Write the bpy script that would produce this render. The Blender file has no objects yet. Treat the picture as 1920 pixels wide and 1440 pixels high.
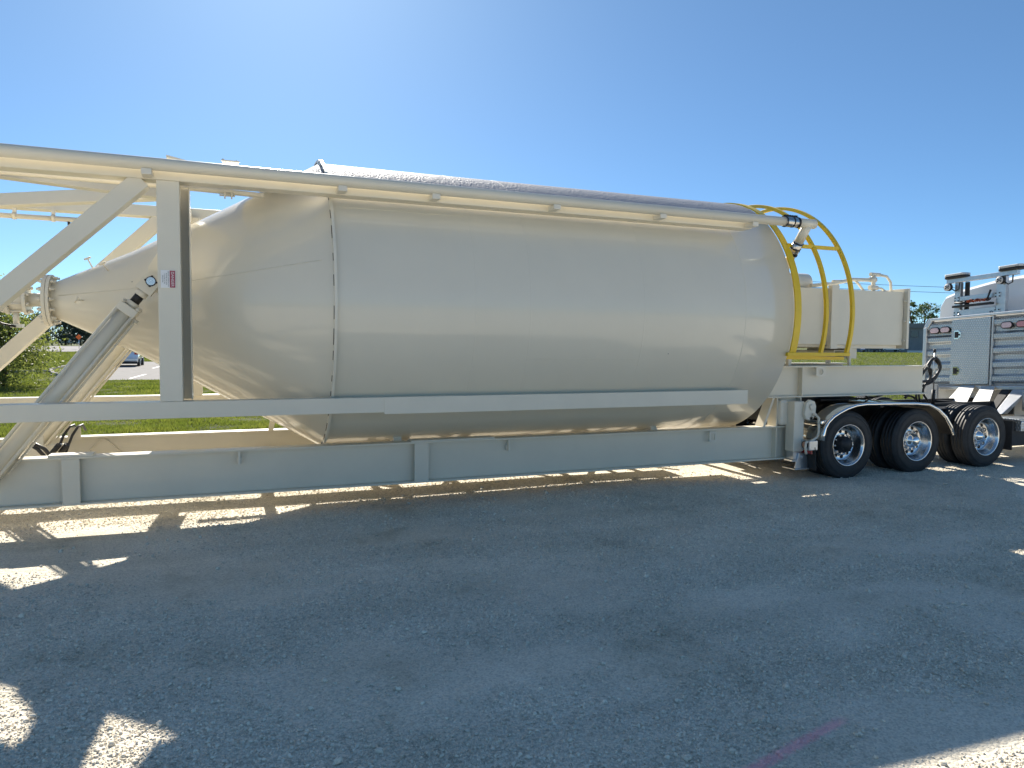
import bpy, bmesh, math, random
import numpy as np
from mathutils import Vector, Matrix
R = math.radians
rnd = random.Random(7)
rng = np.random.default_rng(11)
sc = bpy.context.scene

# ------------------------------------------------------------------ camera
FPX = 1331.0
YAW, PITCH, ROLL, EYE = R(21.6), math.atan(73.6/1331.0), 0.0078, 1.98
r0 = Vector((math.cos(YAW), -math.sin(YAW), 0))
fw = Vector((math.sin(YAW)*math.cos(PITCH), math.cos(YAW)*math.cos(PITCH), -math.sin(PITCH)))
u0 = r0.cross(fw)
rt = r0*math.cos(ROLL) + u0*math.sin(ROLL)
up = u0*math.cos(ROLL) - r0*math.sin(ROLL)
cd = bpy.data.cameras.new('camera')
cd.sensor_width = 36; cd.lens = FPX/1920*36; cd.clip_start = 0.05; cd.clip_end = 6000
cam = bpy.data.objects.new('camera', cd); sc.collection.objects.link(cam)
m3 = Matrix((rt, up, -fw)).transposed()
cam.matrix_world = Matrix.Translation((0, 0, EYE)) @ m3.to_4x4()
sc.camera = cam

# ------------------------------------------------------------------ light
SUN_EL, SUN_AZ = R(35.2), R(4.0)      # azimuth measured from +Y towards +X
w = bpy.data.worlds.new('World'); sc.world = w; w.use_nodes = True
nt = w.node_tree; nt.nodes.clear()
sky = nt.nodes.new('ShaderNodeTexSky'); sky.sky_type = 'NISHITA'; sky.sun_disc = False
sky.sun_elevation = SUN_EL; sky.sun_rotation = SUN_AZ
sky.altitude = 200; sky.air_density = 0.6; sky.dust_density = 0.3; sky.ozone_density = 6.5
bg = nt.nodes.new('ShaderNodeBackground'); bg.inputs['Strength'].default_value = 0.062
ow = nt.nodes.new('ShaderNodeOutputWorld')
tint = nt.nodes.new('ShaderNodeMixRGB'); tint.blend_type = 'MULTIPLY'; tint.inputs[0].default_value = 1.0
tint.inputs[2].default_value = (0.84, 1.0, 0.945, 1)      # clear, slightly cyan air
nt.links.new(sky.outputs[0], tint.inputs[1]); amb = nt.nodes.new('ShaderNodeMixRGB'); amb.blend_type = 'ADD'; amb.inputs[0].default_value = 1.0
amb.inputs[2].default_value = (0.34, 0.62, 1.02, 1)      # even multiple-scattered skylight the single-scatter sky lacks
nt.links.new(tint.outputs[0], amb.inputs[1]); nt.links.new(amb.outputs[0], bg.inputs['Color']); nt.links.new(bg.outputs[0], ow.inputs[0])
sl = bpy.data.lights.new('sun', 'SUN'); sl.energy = 5.0; sl.angle = R(0.55); sl.color = (1.0, 0.93, 0.82)
so = bpy.data.objects.new('sun', sl); sc.collection.objects.link(so)
sd = Vector((math.sin(SUN_AZ)*math.cos(SUN_EL), math.cos(SUN_AZ)*math.cos(SUN_EL), math.sin(SUN_EL)))
so.rotation_euler = sd.to_track_quat('Z', 'Y').to_euler(); so.location = sd*60
sc.view_settings.view_transform = 'Standard'; sc.view_settings.look = 'None'
sc.view_settings.exposure = 1.06; sc.view_settings.gamma = 1.0

# ------------------------------------------------------------------ materials
def NM(name):
    m = bpy.data.materials.new(name); m.use_nodes = True
    return m, m.node_tree.nodes, m.node_tree.links, m.node_tree.nodes['Principled BSDF']
def nd(ns, t, **kw):
    n = ns.new(t)
    for k, v in kw.items():
        if k in n.inputs: n.inputs[k].default_value = v
        else: setattr(n, k, v)
    return n
def ramp(ns, stops):
    n = ns.new('ShaderNodeValToRGB'); e = n.color_ramp.elements
    while len(e) < len(stops): e.new(0.5)
    for el, (p, c) in zip(e, stops):
        el.position = p; el.color = (*c, 1) if len(c) == 3 else c
    return n
def objco(ns): return ns.new('ShaderNodeTexCoord').outputs['Object']

def paint(name, col, rough=0.35, var=0.05, bump=0.02, scale=3.0, coat=0.0, metal=0.0, spec=0.5, grime=None):
    m, ns, ln, b = NM(name)
    co = objco(ns)
    n1 = nd(ns, 'ShaderNodeTexNoise', Scale=scale, Detail=6.0, Roughness=0.6); ln.new(co, n1.inputs['Vector'])
    lo = tuple(c*(1-var) for c in col); hi = tuple(min(1, c*(1+var)) for c in col)
    rp = ramp(ns, [(0.3, lo), (0.7, hi)]); ln.new(n1.outputs['Fac'], rp.inputs[0])
    out = rp.outputs[0]
    if grime:
        n3 = nd(ns, 'ShaderNodeTexNoise', Scale=9.0, Detail=8.0, Roughness=0.7); ln.new(co, n3.inputs['Vector'])
        r3 = ramp(ns, [(0.52, (0, 0, 0)), (0.75, (0.6, 0.6, 0.6))]); ln.new(n3.outputs['Fac'], r3.inputs[0])
        mx = ns.new('ShaderNodeMixRGB'); ln.new(r3.outputs[0], mx.inputs[0]); ln.new(out, mx.inputs[1]); mx.inputs[2].default_value = (*grime, 1)
        out = mx.outputs[0]
    ln.new(out, b.inputs['Base Color'])
    b.inputs['Metallic'].default_value = metal
    n2 = nd(ns, 'ShaderNodeTexNoise', Scale=scale*6, Detail=5.0); ln.new(co, n2.inputs['Vector'])
    mr = nd(ns, 'ShaderNodeMapRange'); ln.new(n2.outputs['Fac'], mr.inputs[0])
    mr.inputs[3].default_value = rough*0.8; mr.inputs[4].default_value = rough*1.25
    ln.new(mr.outputs[0], b.inputs['Roughness'])
    b.inputs['Specular IOR Level'].default_value = spec
    b.inputs['Coat Weight'].default_value = coat; b.inputs['Coat Roughness'].default_value = 0.12
    if bump:
        bp = nd(ns, 'ShaderNodeBump', Strength=bump, Distance=0.02); ln.new(n2.outputs['Fac'], bp.inputs['Height'])
        ln.new(bp.outputs[0], b.inputs['Normal'])
    return m

CREAMC = (0.72, 0.665, 0.535)
def tank_paint():
    m, ns, ln, b = NM('tank_cream_paint')
    co = objco(ns)
    n1 = nd(ns, 'ShaderNodeTexNoise', Scale=1.3, Detail=7.0, Roughness=0.6); ln.new(co, n1.inputs['Vector'])
    rp = ramp(ns, [(0.3, tuple(c*0.96 for c in CREAMC)), (0.7, CREAMC)]); ln.new(n1.outputs['Fac'], rp.inputs[0])
    # tiny dark chips scattered over the paint
    v = nd(ns, 'ShaderNodeTexVoronoi', Scale=2.2); v.feature = 'F1'; ln.new(co, v.inputs['Vector'])
    cr = ramp(ns, [(0.012, (1, 1, 1)), (0.018, (0, 0, 0))]); ln.new(v.outputs['Distance'], cr.inputs[0])
    mx = ns.new('ShaderNodeMixRGB'); ln.new(cr.outputs[0], mx.inputs[0]); ln.new(rp.outputs[0], mx.inputs[1]); mx.inputs[2].default_value = (0.06, 0.05, 0.04, 1)
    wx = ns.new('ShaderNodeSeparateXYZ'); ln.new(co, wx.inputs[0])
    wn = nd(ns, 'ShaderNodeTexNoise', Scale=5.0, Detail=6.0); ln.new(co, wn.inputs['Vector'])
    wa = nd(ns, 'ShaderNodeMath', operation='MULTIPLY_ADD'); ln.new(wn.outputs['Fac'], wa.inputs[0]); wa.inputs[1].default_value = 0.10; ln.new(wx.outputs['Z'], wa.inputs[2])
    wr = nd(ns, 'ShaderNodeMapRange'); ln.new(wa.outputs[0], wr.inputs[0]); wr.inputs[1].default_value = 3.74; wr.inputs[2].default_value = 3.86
    wm = ns.new('ShaderNodeMixRGB'); ln.new(wr.outputs[0], wm.inputs[0]); ln.new(mx.outputs[0], wm.inputs[1]); wm.inputs[2].default_value = (0.27, 0.285, 0.32, 1)  # shade on the upper shell put into the colour: blue-grey over the cream
    ln.new(wm.outputs[0], b.inputs['Base Color'])
    # long soft ripples rolled into the sheet
    mp = nd(ns, 'ShaderNodeMapping'); mp.inputs['Scale'].default_value = (0.5, 1.6, 1.6); ln.new(co, mp.inputs['Vector'])
    n2 = nd(ns, 'ShaderNodeTexNoise', Scale=1.1, Detail=3.0); ln.new(mp.outputs[0], n2.inputs['Vector'])
    n3 = nd(ns, 'ShaderNodeTexNoise', Scale=60.0, Detail=3.0); ln.new(co, n3.inputs['Vector'])
    b1 = nd(ns, 'ShaderNodeBump', Strength=0.025, Distance=0.04); ln.new(n2.outputs['Fac'], b1.inputs['Height'])
    b2 = nd(ns, 'ShaderNodeBump', Strength=0.03, Distance=0.01); ln.new(n3.outputs['Fac'], b2.inputs['Height']); ln.new(b1.outputs[0], b2.inputs['Normal'])
    # dew beads lying on the upper face of the shell
    sx = ns.new('ShaderNodeSeparateXYZ'); ln.new(co, sx.inputs[0])
    mr = nd(ns, 'ShaderNodeMapRange'); mr.inputs[1].default_value = 3.72; mr.inputs[2].default_value = 4.0; ln.new(sx.outputs['Z'], mr.inputs[0])
    n4 = nd(ns, 'ShaderNodeTexVoronoi', Scale=45.0); n4.feature = 'SMOOTH_F1'; ln.new(co, n4.inputs['Vector'])
    n5 = nd(ns, 'ShaderNodeTexNoise', Scale=11.0, Detail=5.0); ln.new(co, n5.inputs['Vector'])
    ad = nd(ns, 'ShaderNodeMath', operation='ADD'); ln.new(n4.outputs['Distance'], ad.inputs[0]); ln.new(n5.outputs['Fac'], ad.inputs[1])
    mr.inputs[4].default_value = 0.55; b3 = nd(ns, 'ShaderNodeBump', Distance=0.02); ln.new(ad.outputs[0], b3.inputs['Height']); ln.new(mr.outputs[0], b3.inputs['Strength']); ln.new(b2.outputs[0], b3.inputs['Normal'])
    ln.new(b3.outputs[0], b.inputs['Normal'])
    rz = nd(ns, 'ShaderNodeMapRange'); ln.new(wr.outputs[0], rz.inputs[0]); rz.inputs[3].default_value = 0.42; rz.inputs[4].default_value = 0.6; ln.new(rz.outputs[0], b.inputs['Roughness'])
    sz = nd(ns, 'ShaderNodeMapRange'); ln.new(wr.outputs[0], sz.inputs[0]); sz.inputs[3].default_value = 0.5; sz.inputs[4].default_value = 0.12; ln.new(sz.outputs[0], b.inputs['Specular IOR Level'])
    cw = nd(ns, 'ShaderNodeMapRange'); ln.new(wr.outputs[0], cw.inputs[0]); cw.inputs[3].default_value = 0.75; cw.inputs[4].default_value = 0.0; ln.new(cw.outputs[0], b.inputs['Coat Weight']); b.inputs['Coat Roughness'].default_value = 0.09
    return m
M = {}
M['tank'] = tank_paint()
M['cream'] = paint('cream_steel_paint', CREAMC, 0.38, 0.03, 0.03, 2.0, coat=0.15)
M['creamtrim'] = paint('cream_trim_paint', (0.73, 0.68, 0.56), 0.42, 0.04, 0.05, 5.0, coat=0.1)
M['yellow'] = paint('safety_yellow_paint', (0.74, 0.50, 0.012), 0.38, 0.06, 0.04, 8.0, coat=0.2)
M['gap'] = paint('dark_seam_gap', (0.035, 0.03, 0.025), 0.8, 0.2, 0)
M['steel'] = paint('stainless_sleeve', (0.55, 0.54, 0.52), 0.25, 0.08, 0.02, 20, metal=1.0)
M['chrome'] = paint('polished_metal', (0.80, 0.80, 0.79), 0.09, 0.04, 0.01, 6, metal=1.0)
M['rim'] = paint('dull_polished_rim', (0.62, 0.62, 0.62), 0.2, 0.08, 0.02, 8, metal=1.0)
M['alu'] = paint('brushed_aluminium', (0.60, 0.61, 0.62), 0.33, 0.07, 0.03, 12, metal=0.9)
M['alupale'] = paint('pale_aluminium_sheet', (0.52, 0.52, 0.51), 0.5, 0.08, 0.03, 10, metal=0.35, grime=(0.33, 0.31, 0.28))
M['black'] = paint('black_chassis_paint', (0.012, 0.012, 0.013), 0.55, 0.3, 0.1, 10, grime=(0.05, 0.045, 0.04))
M['rubber'] = paint('black_hose_rubber', (0.018, 0.018, 0.019), 0.42, 0.2, 0.05, 30)
M['flap'] = paint('mudflap_rubber', (0.03, 0.029, 0.028), 0.7, 0.25, 0.1, 14, grime=(0.10, 0.09, 0.08))
M['white'] = paint('white_cab_paint', (0.80, 0.81, 0.82), 0.22, 0.02, 0.0, 2, coat=0.6)
M['greyband'] = paint('grey_band_paint', (0.42, 0.44, 0.48), 0.28, 0.03, 0.0, 2, coat=0.5)
M['red'] = paint('red_lens', (0.45, 0.02, 0.025), 0.2, 0.1, 0.0, 8, coat=0.5)
M['pinklens'] = paint('clear_red_led_lens', (0.72, 0.52, 0.54), 0.18, 0.25, 0.0, 60, coat=0.6)
M['roselens'] = paint('faded_red_led_lens', (0.60, 0.25, 0.26), 0.18, 0.2, 0.0, 60, coat=0.6)
M['amber'] = paint('dusty_amber_lens', (0.62, 0.33, 0.22), 0.3, 0.1, 0.0, 10, coat=0.3)
M['chainc'] = paint('orange_painted_chain', (0.42, 0.085, 0.03), 0.5, 0.2, 0.05, 40)
M['silver'] = paint('silver_car_paint', (0.68, 0.70, 0.73), 0.25, 0.03, 0.0, 3, metal=0.4, coat=0.7)
M['bluecar'] = paint('dark_blue_car_paint', (0.03, 0.05, 0.10), 0.25, 0.05, 0.0, 3, coat=0.7)
M['glass'] = paint('dark_window_glass', (0.02, 0.025, 0.03), 0.06, 0.1, 0.0, 3, spec=0.8)
M['signwhite'] = paint('sign_white', (0.80, 0.80, 0.79), 0.35, 0.02, 0.0, 9)
M['signred'] = paint('sign_red', (0.33, 0.03, 0.055), 0.35, 0.05, 0.0, 9)
M['signblack'] = paint('sign_black_ink', (0.02, 0.02, 0.025), 0.5, 0.05, 0.0, 9)
M['hosebrown'] = paint('ribbed_outlet_hose', (0.25, 0.20, 0.16), 0.6, 0.2, 0.1, 14)
M['bark'] = paint('tree_bark', (0.10, 0.075, 0.055), 0.9, 0.3, 0.5, 12)
M['wallgrey'] = paint('dark_grey_siding', (0.30, 0.285, 0.27), 0.7, 0.08, 0.05, 1.5)
M['roofgrey'] = paint('grey_roof', (0.24, 0.23, 0.22), 0.75, 0.15, 0.05, 1.0)
M['housewhite'] = paint('white_siding', (0.72, 0.74, 0.76), 0.6, 0.04, 0.02, 1.0)
M['orange'] = paint('orange_road_sign', (0.85, 0.16, 0.02), 0.45, 0.04, 0.0, 4)
M['concrete'] = paint('pale_concrete', (0.27, 0.26, 0.25), 0.95, 0.10, 0.1, 1.6, spec=0.1, grime=(0.22, 0.21, 0.2))
M['road'] = paint('worn_road_surface', (0.30, 0.29, 0.285), 0.95, 0.08, 0.05, 0.3, spec=0.1)
M['linepaint'] = paint('white_road_paint', (0.75, 0.75, 0.73), 0.7, 0.06, 0.05, 6)

def tyre_mat():
    m, ns, ln, b = NM('tyre_rubber')
    co = objco(ns)
    n = nd(ns, 'ShaderNodeTexNoise', Scale=7.0, Detail=8.0, Roughness=0.7); ln.new(co, n.inputs['Vector'])
    rp = ramp(ns, [(0.35, (0.014, 0.015, 0.016)), (0.62, (0.028, 0.029, 0.030)), (0.8, (0.055, 0.052, 0.048))]); ln.new(n.outputs['Fac'], rp.inputs[0])
    ln.new(rp.outputs[0], b.inputs['Base Color']); b.inputs['Roughness'].default_value = 0.62
    bp = nd(ns, 'ShaderNodeBump', Strength=0.15, Distance=0.01); ln.new(n.outputs['Fac'], bp.inputs['Height']); ln.new(bp.outputs[0], b.inputs['Normal'])
    return m
M['tyre'] = tyre_mat()

def diamond_mat(name, metal, base):
    m, ns, ln, b = NM(name)
    co = objco(ns)
    def tread(rot):
        mp = nd(ns, 'ShaderNodeMapping'); mp.inputs['Rotation'].default_value = (rot, 0, 0); mp.inputs['Scale'].default_value = (0, 30, 16)
        ln.new(co, mp.inputs['Vector'])
        v = nd(ns, 'ShaderNodeTexVoronoi', Scale=1.0, Randomness=0.0); v.voronoi_dimensions = '3D'; ln.new(mp.outputs[0], v.inputs['Vector'])
        c = ramp(ns, [(0.18, (1, 1, 1)), (0.34, (0, 0, 0))]); ln.new(v.outputs['Distance'], c.inputs[0]); return c.outputs[0]
    mx = ns.new('ShaderNodeMixRGB'); mx.blend_type = 'LIGHTEN'; mx.inputs[0].default_value = 1
    ln.new(tread(R(45)), mx.inputs[1]); ln.new(tread(R(-45)), mx.inputs[2])
    bp = nd(ns, 'ShaderNodeBump', Strength=0.7, Distance=0.012); ln.new(mx.outputs[0], bp.inputs['Height']); ln.new(bp.outputs[0], b.inputs['Normal'])
    cm = ns.new('ShaderNodeMixRGB'); ln.new(mx.outputs[0], cm.inputs[0]); cm.inputs[1].default_value = (*(c*.86 for c in base), 1); cm.inputs[2].default_value = (*(min(1, c*1.16) for c in base), 1); ln.new(cm.outputs[0], b.inputs['Base Color']); b.inputs['Metallic'].default_value = metal; b.inputs['Roughness'].default_value = 0.36  # tread highlights put into the base colour: raised bars lighter, plate darker
    return m
M['diamond'] = diamond_mat('diamond_tread_plate', 0.9, (0.56, 0.60, 0.62))

def gravel_mat(name, stone=False):
    m, ns, ln, b = NM(name)
    co = objco(ns)
    nb = nd(ns, 'ShaderNodeTexNoise', Scale=0.9, Detail=8.0, Roughness=0.68); ln.new(co, nb.inputs['Vector'])
    rb = ramp(ns, [(0.30, (0.50, 0.455, 0.36)), (0.43, (0.66, 0.61, 0.505)), (0.56, (0.71, 0.655, 0.55)), (0.68, (0.78, 0.725, 0.61))]); ln.new(nb.outputs['Fac'], rb.inputs[0])
    vc = nd(ns, 'ShaderNodeTexVoronoi', Scale=58.0 if stone else 95.0); ln.new(co, vc.inputs['Vector'])
    sp = ns.new('ShaderNodeSeparateColor'); ln.new(vc.outputs['Color'], sp.inputs[0])
    rv = ramp(ns, [(0.0, (0.76, 0.73, 0.69)), (0.5, (1.08, 1.07, 1.05)), (0.9, (1.24, 1.22, 1.18)), (1.0, (1.34, 1.32, 1.28))] if stone else [(0.0, (0.80, 0.79, 0.77)), (0.5, (1.03, 1.02, 1.0)), (1.0, (1.18, 1.17, 1.14))]); ln.new(sp.outputs[0], rv.inputs[0])
    mu = ns.new('ShaderNodeMixRGB'); mu.blend_type = 'MULTIPLY'; mu.inputs[0].default_value = 1.0
    ln.new(rb.outputs[0], mu.inputs[1]); ln.new(rv.outputs[0], mu.inputs[2])
    sm_ = nd(ns, 'ShaderNodeMapping'); sm_.inputs['Scale'].default_value = (0.16, 1.0, 1.0); sm_.inputs['Rotation'].default_value = (0, 0, R(-7)); ln.new(co, sm_.inputs['Vector'])
    sn = nd(ns, 'ShaderNodeTexNoise', Scale=1.5, Detail=5.0, Roughness=0.55); ln.new(sm_.outputs[0], sn.inputs['Vector'])
    sr = ramp(ns, [(0.35, (0.93, 0.93, 0.925)), (0.6, (1.04, 1.035, 1.03))]); ln.new(sn.outputs['Fac'], sr.inputs[0])
    m2 = ns.new('ShaderNodeMixRGB'); m2.blend_type = 'MULTIPLY'; m2.inputs[0].default_value = 1.0; ln.new(mu.outputs[0], m2.inputs[1]); ln.new(sr.outputs[0], m2.inputs[2]); mu = m2
    # faded pink marking line sprayed on the stones
    A = Vector((1.75, 2.44)); B = Vector((3.06, 2.785)); d = (B-A); L = d.length; d = d/L
    sx = ns.new('ShaderNodeSeparateXYZ'); ln.new(co, sx.inputs[0])
    def lin(cx, cy, c0):
        a1 = nd(ns, 'ShaderNodeMath', operation='MULTIPLY'); ln.new(sx.outputs['X'], a1.inputs[0]); a1.inputs[1].default_value = cx
        a2 = nd(ns, 'ShaderNodeMath', operation='MULTIPLY_ADD'); ln.new(sx.outputs['Y'], a2.inputs[0]); a2.inputs[1].default_value = cy; ln.new(a1.outputs[0], a2.inputs[2])
        a3 = nd(ns, 'ShaderNodeMath', operation='ADD'); ln.new(a2.outputs[0], a3.inputs[0]); a3.inputs[1].default_value = c0; return a3.outputs[0]
    along = lin(d.x, d.y, -(A.x*d.x+A.y*d.y)); across = lin(-d.y, d.x, (A.x*d.y-A.y*d.x))
    nl = nd(ns, 'ShaderNodeTexNoise', Scale=40.0, Detail=5.0); ln.new(co, nl.inputs['Vector'])
    ab = nd(ns, 'ShaderNodeMath', operation='ABSOLUTE'); ln.new(across, ab.inputs[0])
    jit = nd(ns, 'ShaderNodeMath', operation='MULTIPLY_ADD'); ln.new(nl.outputs['Fac'], jit.inputs[0]); jit.inputs[1].default_value = 0.05; ln.new(ab.outputs[0], jit.inputs[2])
    e1 = nd(ns, 'ShaderNodeMapRange'); ln.new(jit.outputs[0], e1.inputs[0]); e1.inputs[1].default_value = 0.070; e1.inputs[2].default_value = 0.038
    e2 = nd(ns, 'ShaderNodeMapRange'); ln.new(along, e2.inputs[0]); e2.inputs[1].default_value = L; e2.inputs[2].default_value = L-0.12
    ml = nd(ns, 'ShaderNodeMath', operation='MULTIPLY'); ln.new(e1.outputs[0], ml.inputs[0]); ln.new(e2.outputs[0], ml.inputs[1])
    ms = nd(ns, 'ShaderNodeMath', operation='MULTIPLY'); ln.new(ml.outputs[0], ms.inputs[0]); ms.inputs[1].default_value = 0.72
    pk = ns.new('ShaderNodeMixRGB'); ln.new(ms.outputs[0], pk.inputs[0]); ln.new(mu.outputs[0], pk.inputs[1]); pk.inputs[2].default_value = (1.0, 0.50, 0.52, 1)
    ln.new(pk.outputs[0], b.inputs['Base Color'])
    b.inputs['Roughness'].default_value = 0.92; b.inputs['Specular IOR Level'].default_value = 0.25
    if not stone:
        v2 = nd(ns, 'ShaderNodeTexVoronoi', Scale=45.0); ln.new(co, v2.inputs['Vector'])
        n3 = nd(ns, 'ShaderNodeTexNoise', Scale=130.0, Detail=6.0, Roughness=0.7); ln.new(co, n3.inputs['Vector'])
        n4 = nd(ns, 'ShaderNodeTexNoise', Scale=9.0, Detail=6.0, Roughness=0.7); ln.new(co, n4.inputs['Vector'])
        b1 = nd(ns, 'ShaderNodeBump', Strength=0.35, Distance=0.05); ln.new(n4.outputs['Fac'], b1.inputs['Height'])
        b2 = nd(ns, 'ShaderNodeBump', Strength=0.5, Distance=0.015, invert=True); ln.new(v2.outputs['Distance'], b2.inputs['Height']); ln.new(b1.outputs[0], b2.inputs['Normal'])
        b3 = nd(ns, 'ShaderNodeBump', Strength=0.6, Distance=0.01); ln.new(n3.outputs['Fac'], b3.inputs['Height']); ln.new(b2.outputs[0], b3.inputs['Normal'])
        ln.new(b3.outputs[0], b.inputs['Normal'])
    else:
        n3 = nd(ns, 'ShaderNodeTexNoise', Scale=160.0, Detail=4.0); ln.new(co, n3.inputs['Vector'])
        b3 = nd(ns, 'ShaderNodeBump', Strength=0.4, Distance=0.006); ln.new(n3.outputs['Fac'], b3.inputs['Height']); ln.new(b3.outputs[0], b.inputs['Normal'])
    return m
M['gravel'] = gravel_mat('crushed_limestone_ground'); M['stone'] = gravel_mat('loose_limestone_chips', True)

def grass_ground():
    m, ns, ln, b = NM('grass_turf')
    co = objco(ns)
    n = nd(ns, 'ShaderNodeTexNoise', Scale=0.5, Detail=9.0, Roughness=0.7); ln.new(co, n.inputs['Vector'])
    rp = ramp(ns, [(0.3, (0.035, 0.052, 0.014)), (0.5, (0.085, 0.105, 0.026)), (0.72, (0.15, 0.165, 0.045))]); ln.new(n.outputs['Fac'], rp.inputs[0])
    n2 = nd(ns, 'ShaderNodeTexNoise', Scale=14.0, Detail=6.0, Roughness=0.75); ln.new(co, n2.inputs['Vector'])
    r2 = ramp(ns, [(0.3, (0.45, 0.5, 0.4)), (0.7, (1.35, 1.3, 1.2))]); ln.new(n2.outputs['Fac'], r2.inputs[0])
    mu = ns.new('ShaderNodeMixRGB'); mu.blend_type = 'MULTIPLY'; mu.inputs[0].default_value = 1.0
    ln.new(rp.outputs[0], mu.inputs[1]); ln.new(r2.outputs[0], mu.inputs[2]); ln.new(mu.outputs[0], b.inputs['Base Color'])
    b.inputs['Roughness'].default_value = 0.9; b.inputs['Specular IOR Level'].default_value = 0.15
    bp = nd(ns, 'ShaderNodeBump', Strength=1.0, Distance=0.12); ln.new(n2.outputs['Fac'], bp.inputs['Height']); ln.new(bp.outputs[0], b.inputs['Normal'])
    return m
M['turf'] = grass_ground()
def leaf(name, c1, c2, trans=0.45, scale=1.5):
    m = bpy.data.materials.new(name); m.use_nodes = True; ns = m.node_tree.nodes; ln = m.node_tree.links; ns.clear()
    co = objco(ns); n = nd(ns, 'ShaderNodeTexNoise', Scale=scale, Detail=5.0, Roughness=0.7); ln.new(co, n.inputs['Vector'])
    rp = ramp(ns, [(0.32, c1), (0.68, c2)]); ln.new(n.outputs['Fac'], rp.inputs[0])
    d = ns.new('ShaderNodeBsdfPrincipled'); d.inputs['Roughness'].default_value = 0.5; d.inputs['Specular IOR Level'].default_value = 0.3; ln.new(rp.outputs[0], d.inputs['Base Color'])
    t = ns.new('ShaderNodeBsdfTranslucent'); hs = nd(ns, 'ShaderNodeHueSaturation', Value=1.5, Saturation=1.15); ln.new(rp.outputs[0], hs.inputs['Color']); ln.new(hs.outputs[0], t.inputs['Color'])
    mx = ns.new('ShaderNodeMixShader'); mx.inputs[0].default_value = trans; ln.new(d.outputs[0], mx.inputs[1]); ln.new(t.outputs[0], mx.inputs[2])
    o = ns.new('ShaderNodeOutputMaterial'); ln.new(mx.outputs[0], o.inputs[0]); return m
M['blade'] = leaf('grass_blade', (0.085, 0.118, 0.028), (0.185, 0.205, 0.055), 0.42, 0.8)
M['leaf'] = leaf('willow_leaf', (0.09, 0.12, 0.035), (0.21, 0.225, 0.075), 0.5, 2.0)
M['leafdark'] = leaf('far_evergreen_leaf', (0.06, 0.085, 0.065), (0.11, 0.14, 0.10), 0.3, 0.3)
M['leafmid'] = leaf('airy_tree_leaf', (0.045, 0.075, 0.03), (0.09, 0.13, 0.05), 0.35, 0.5)

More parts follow.
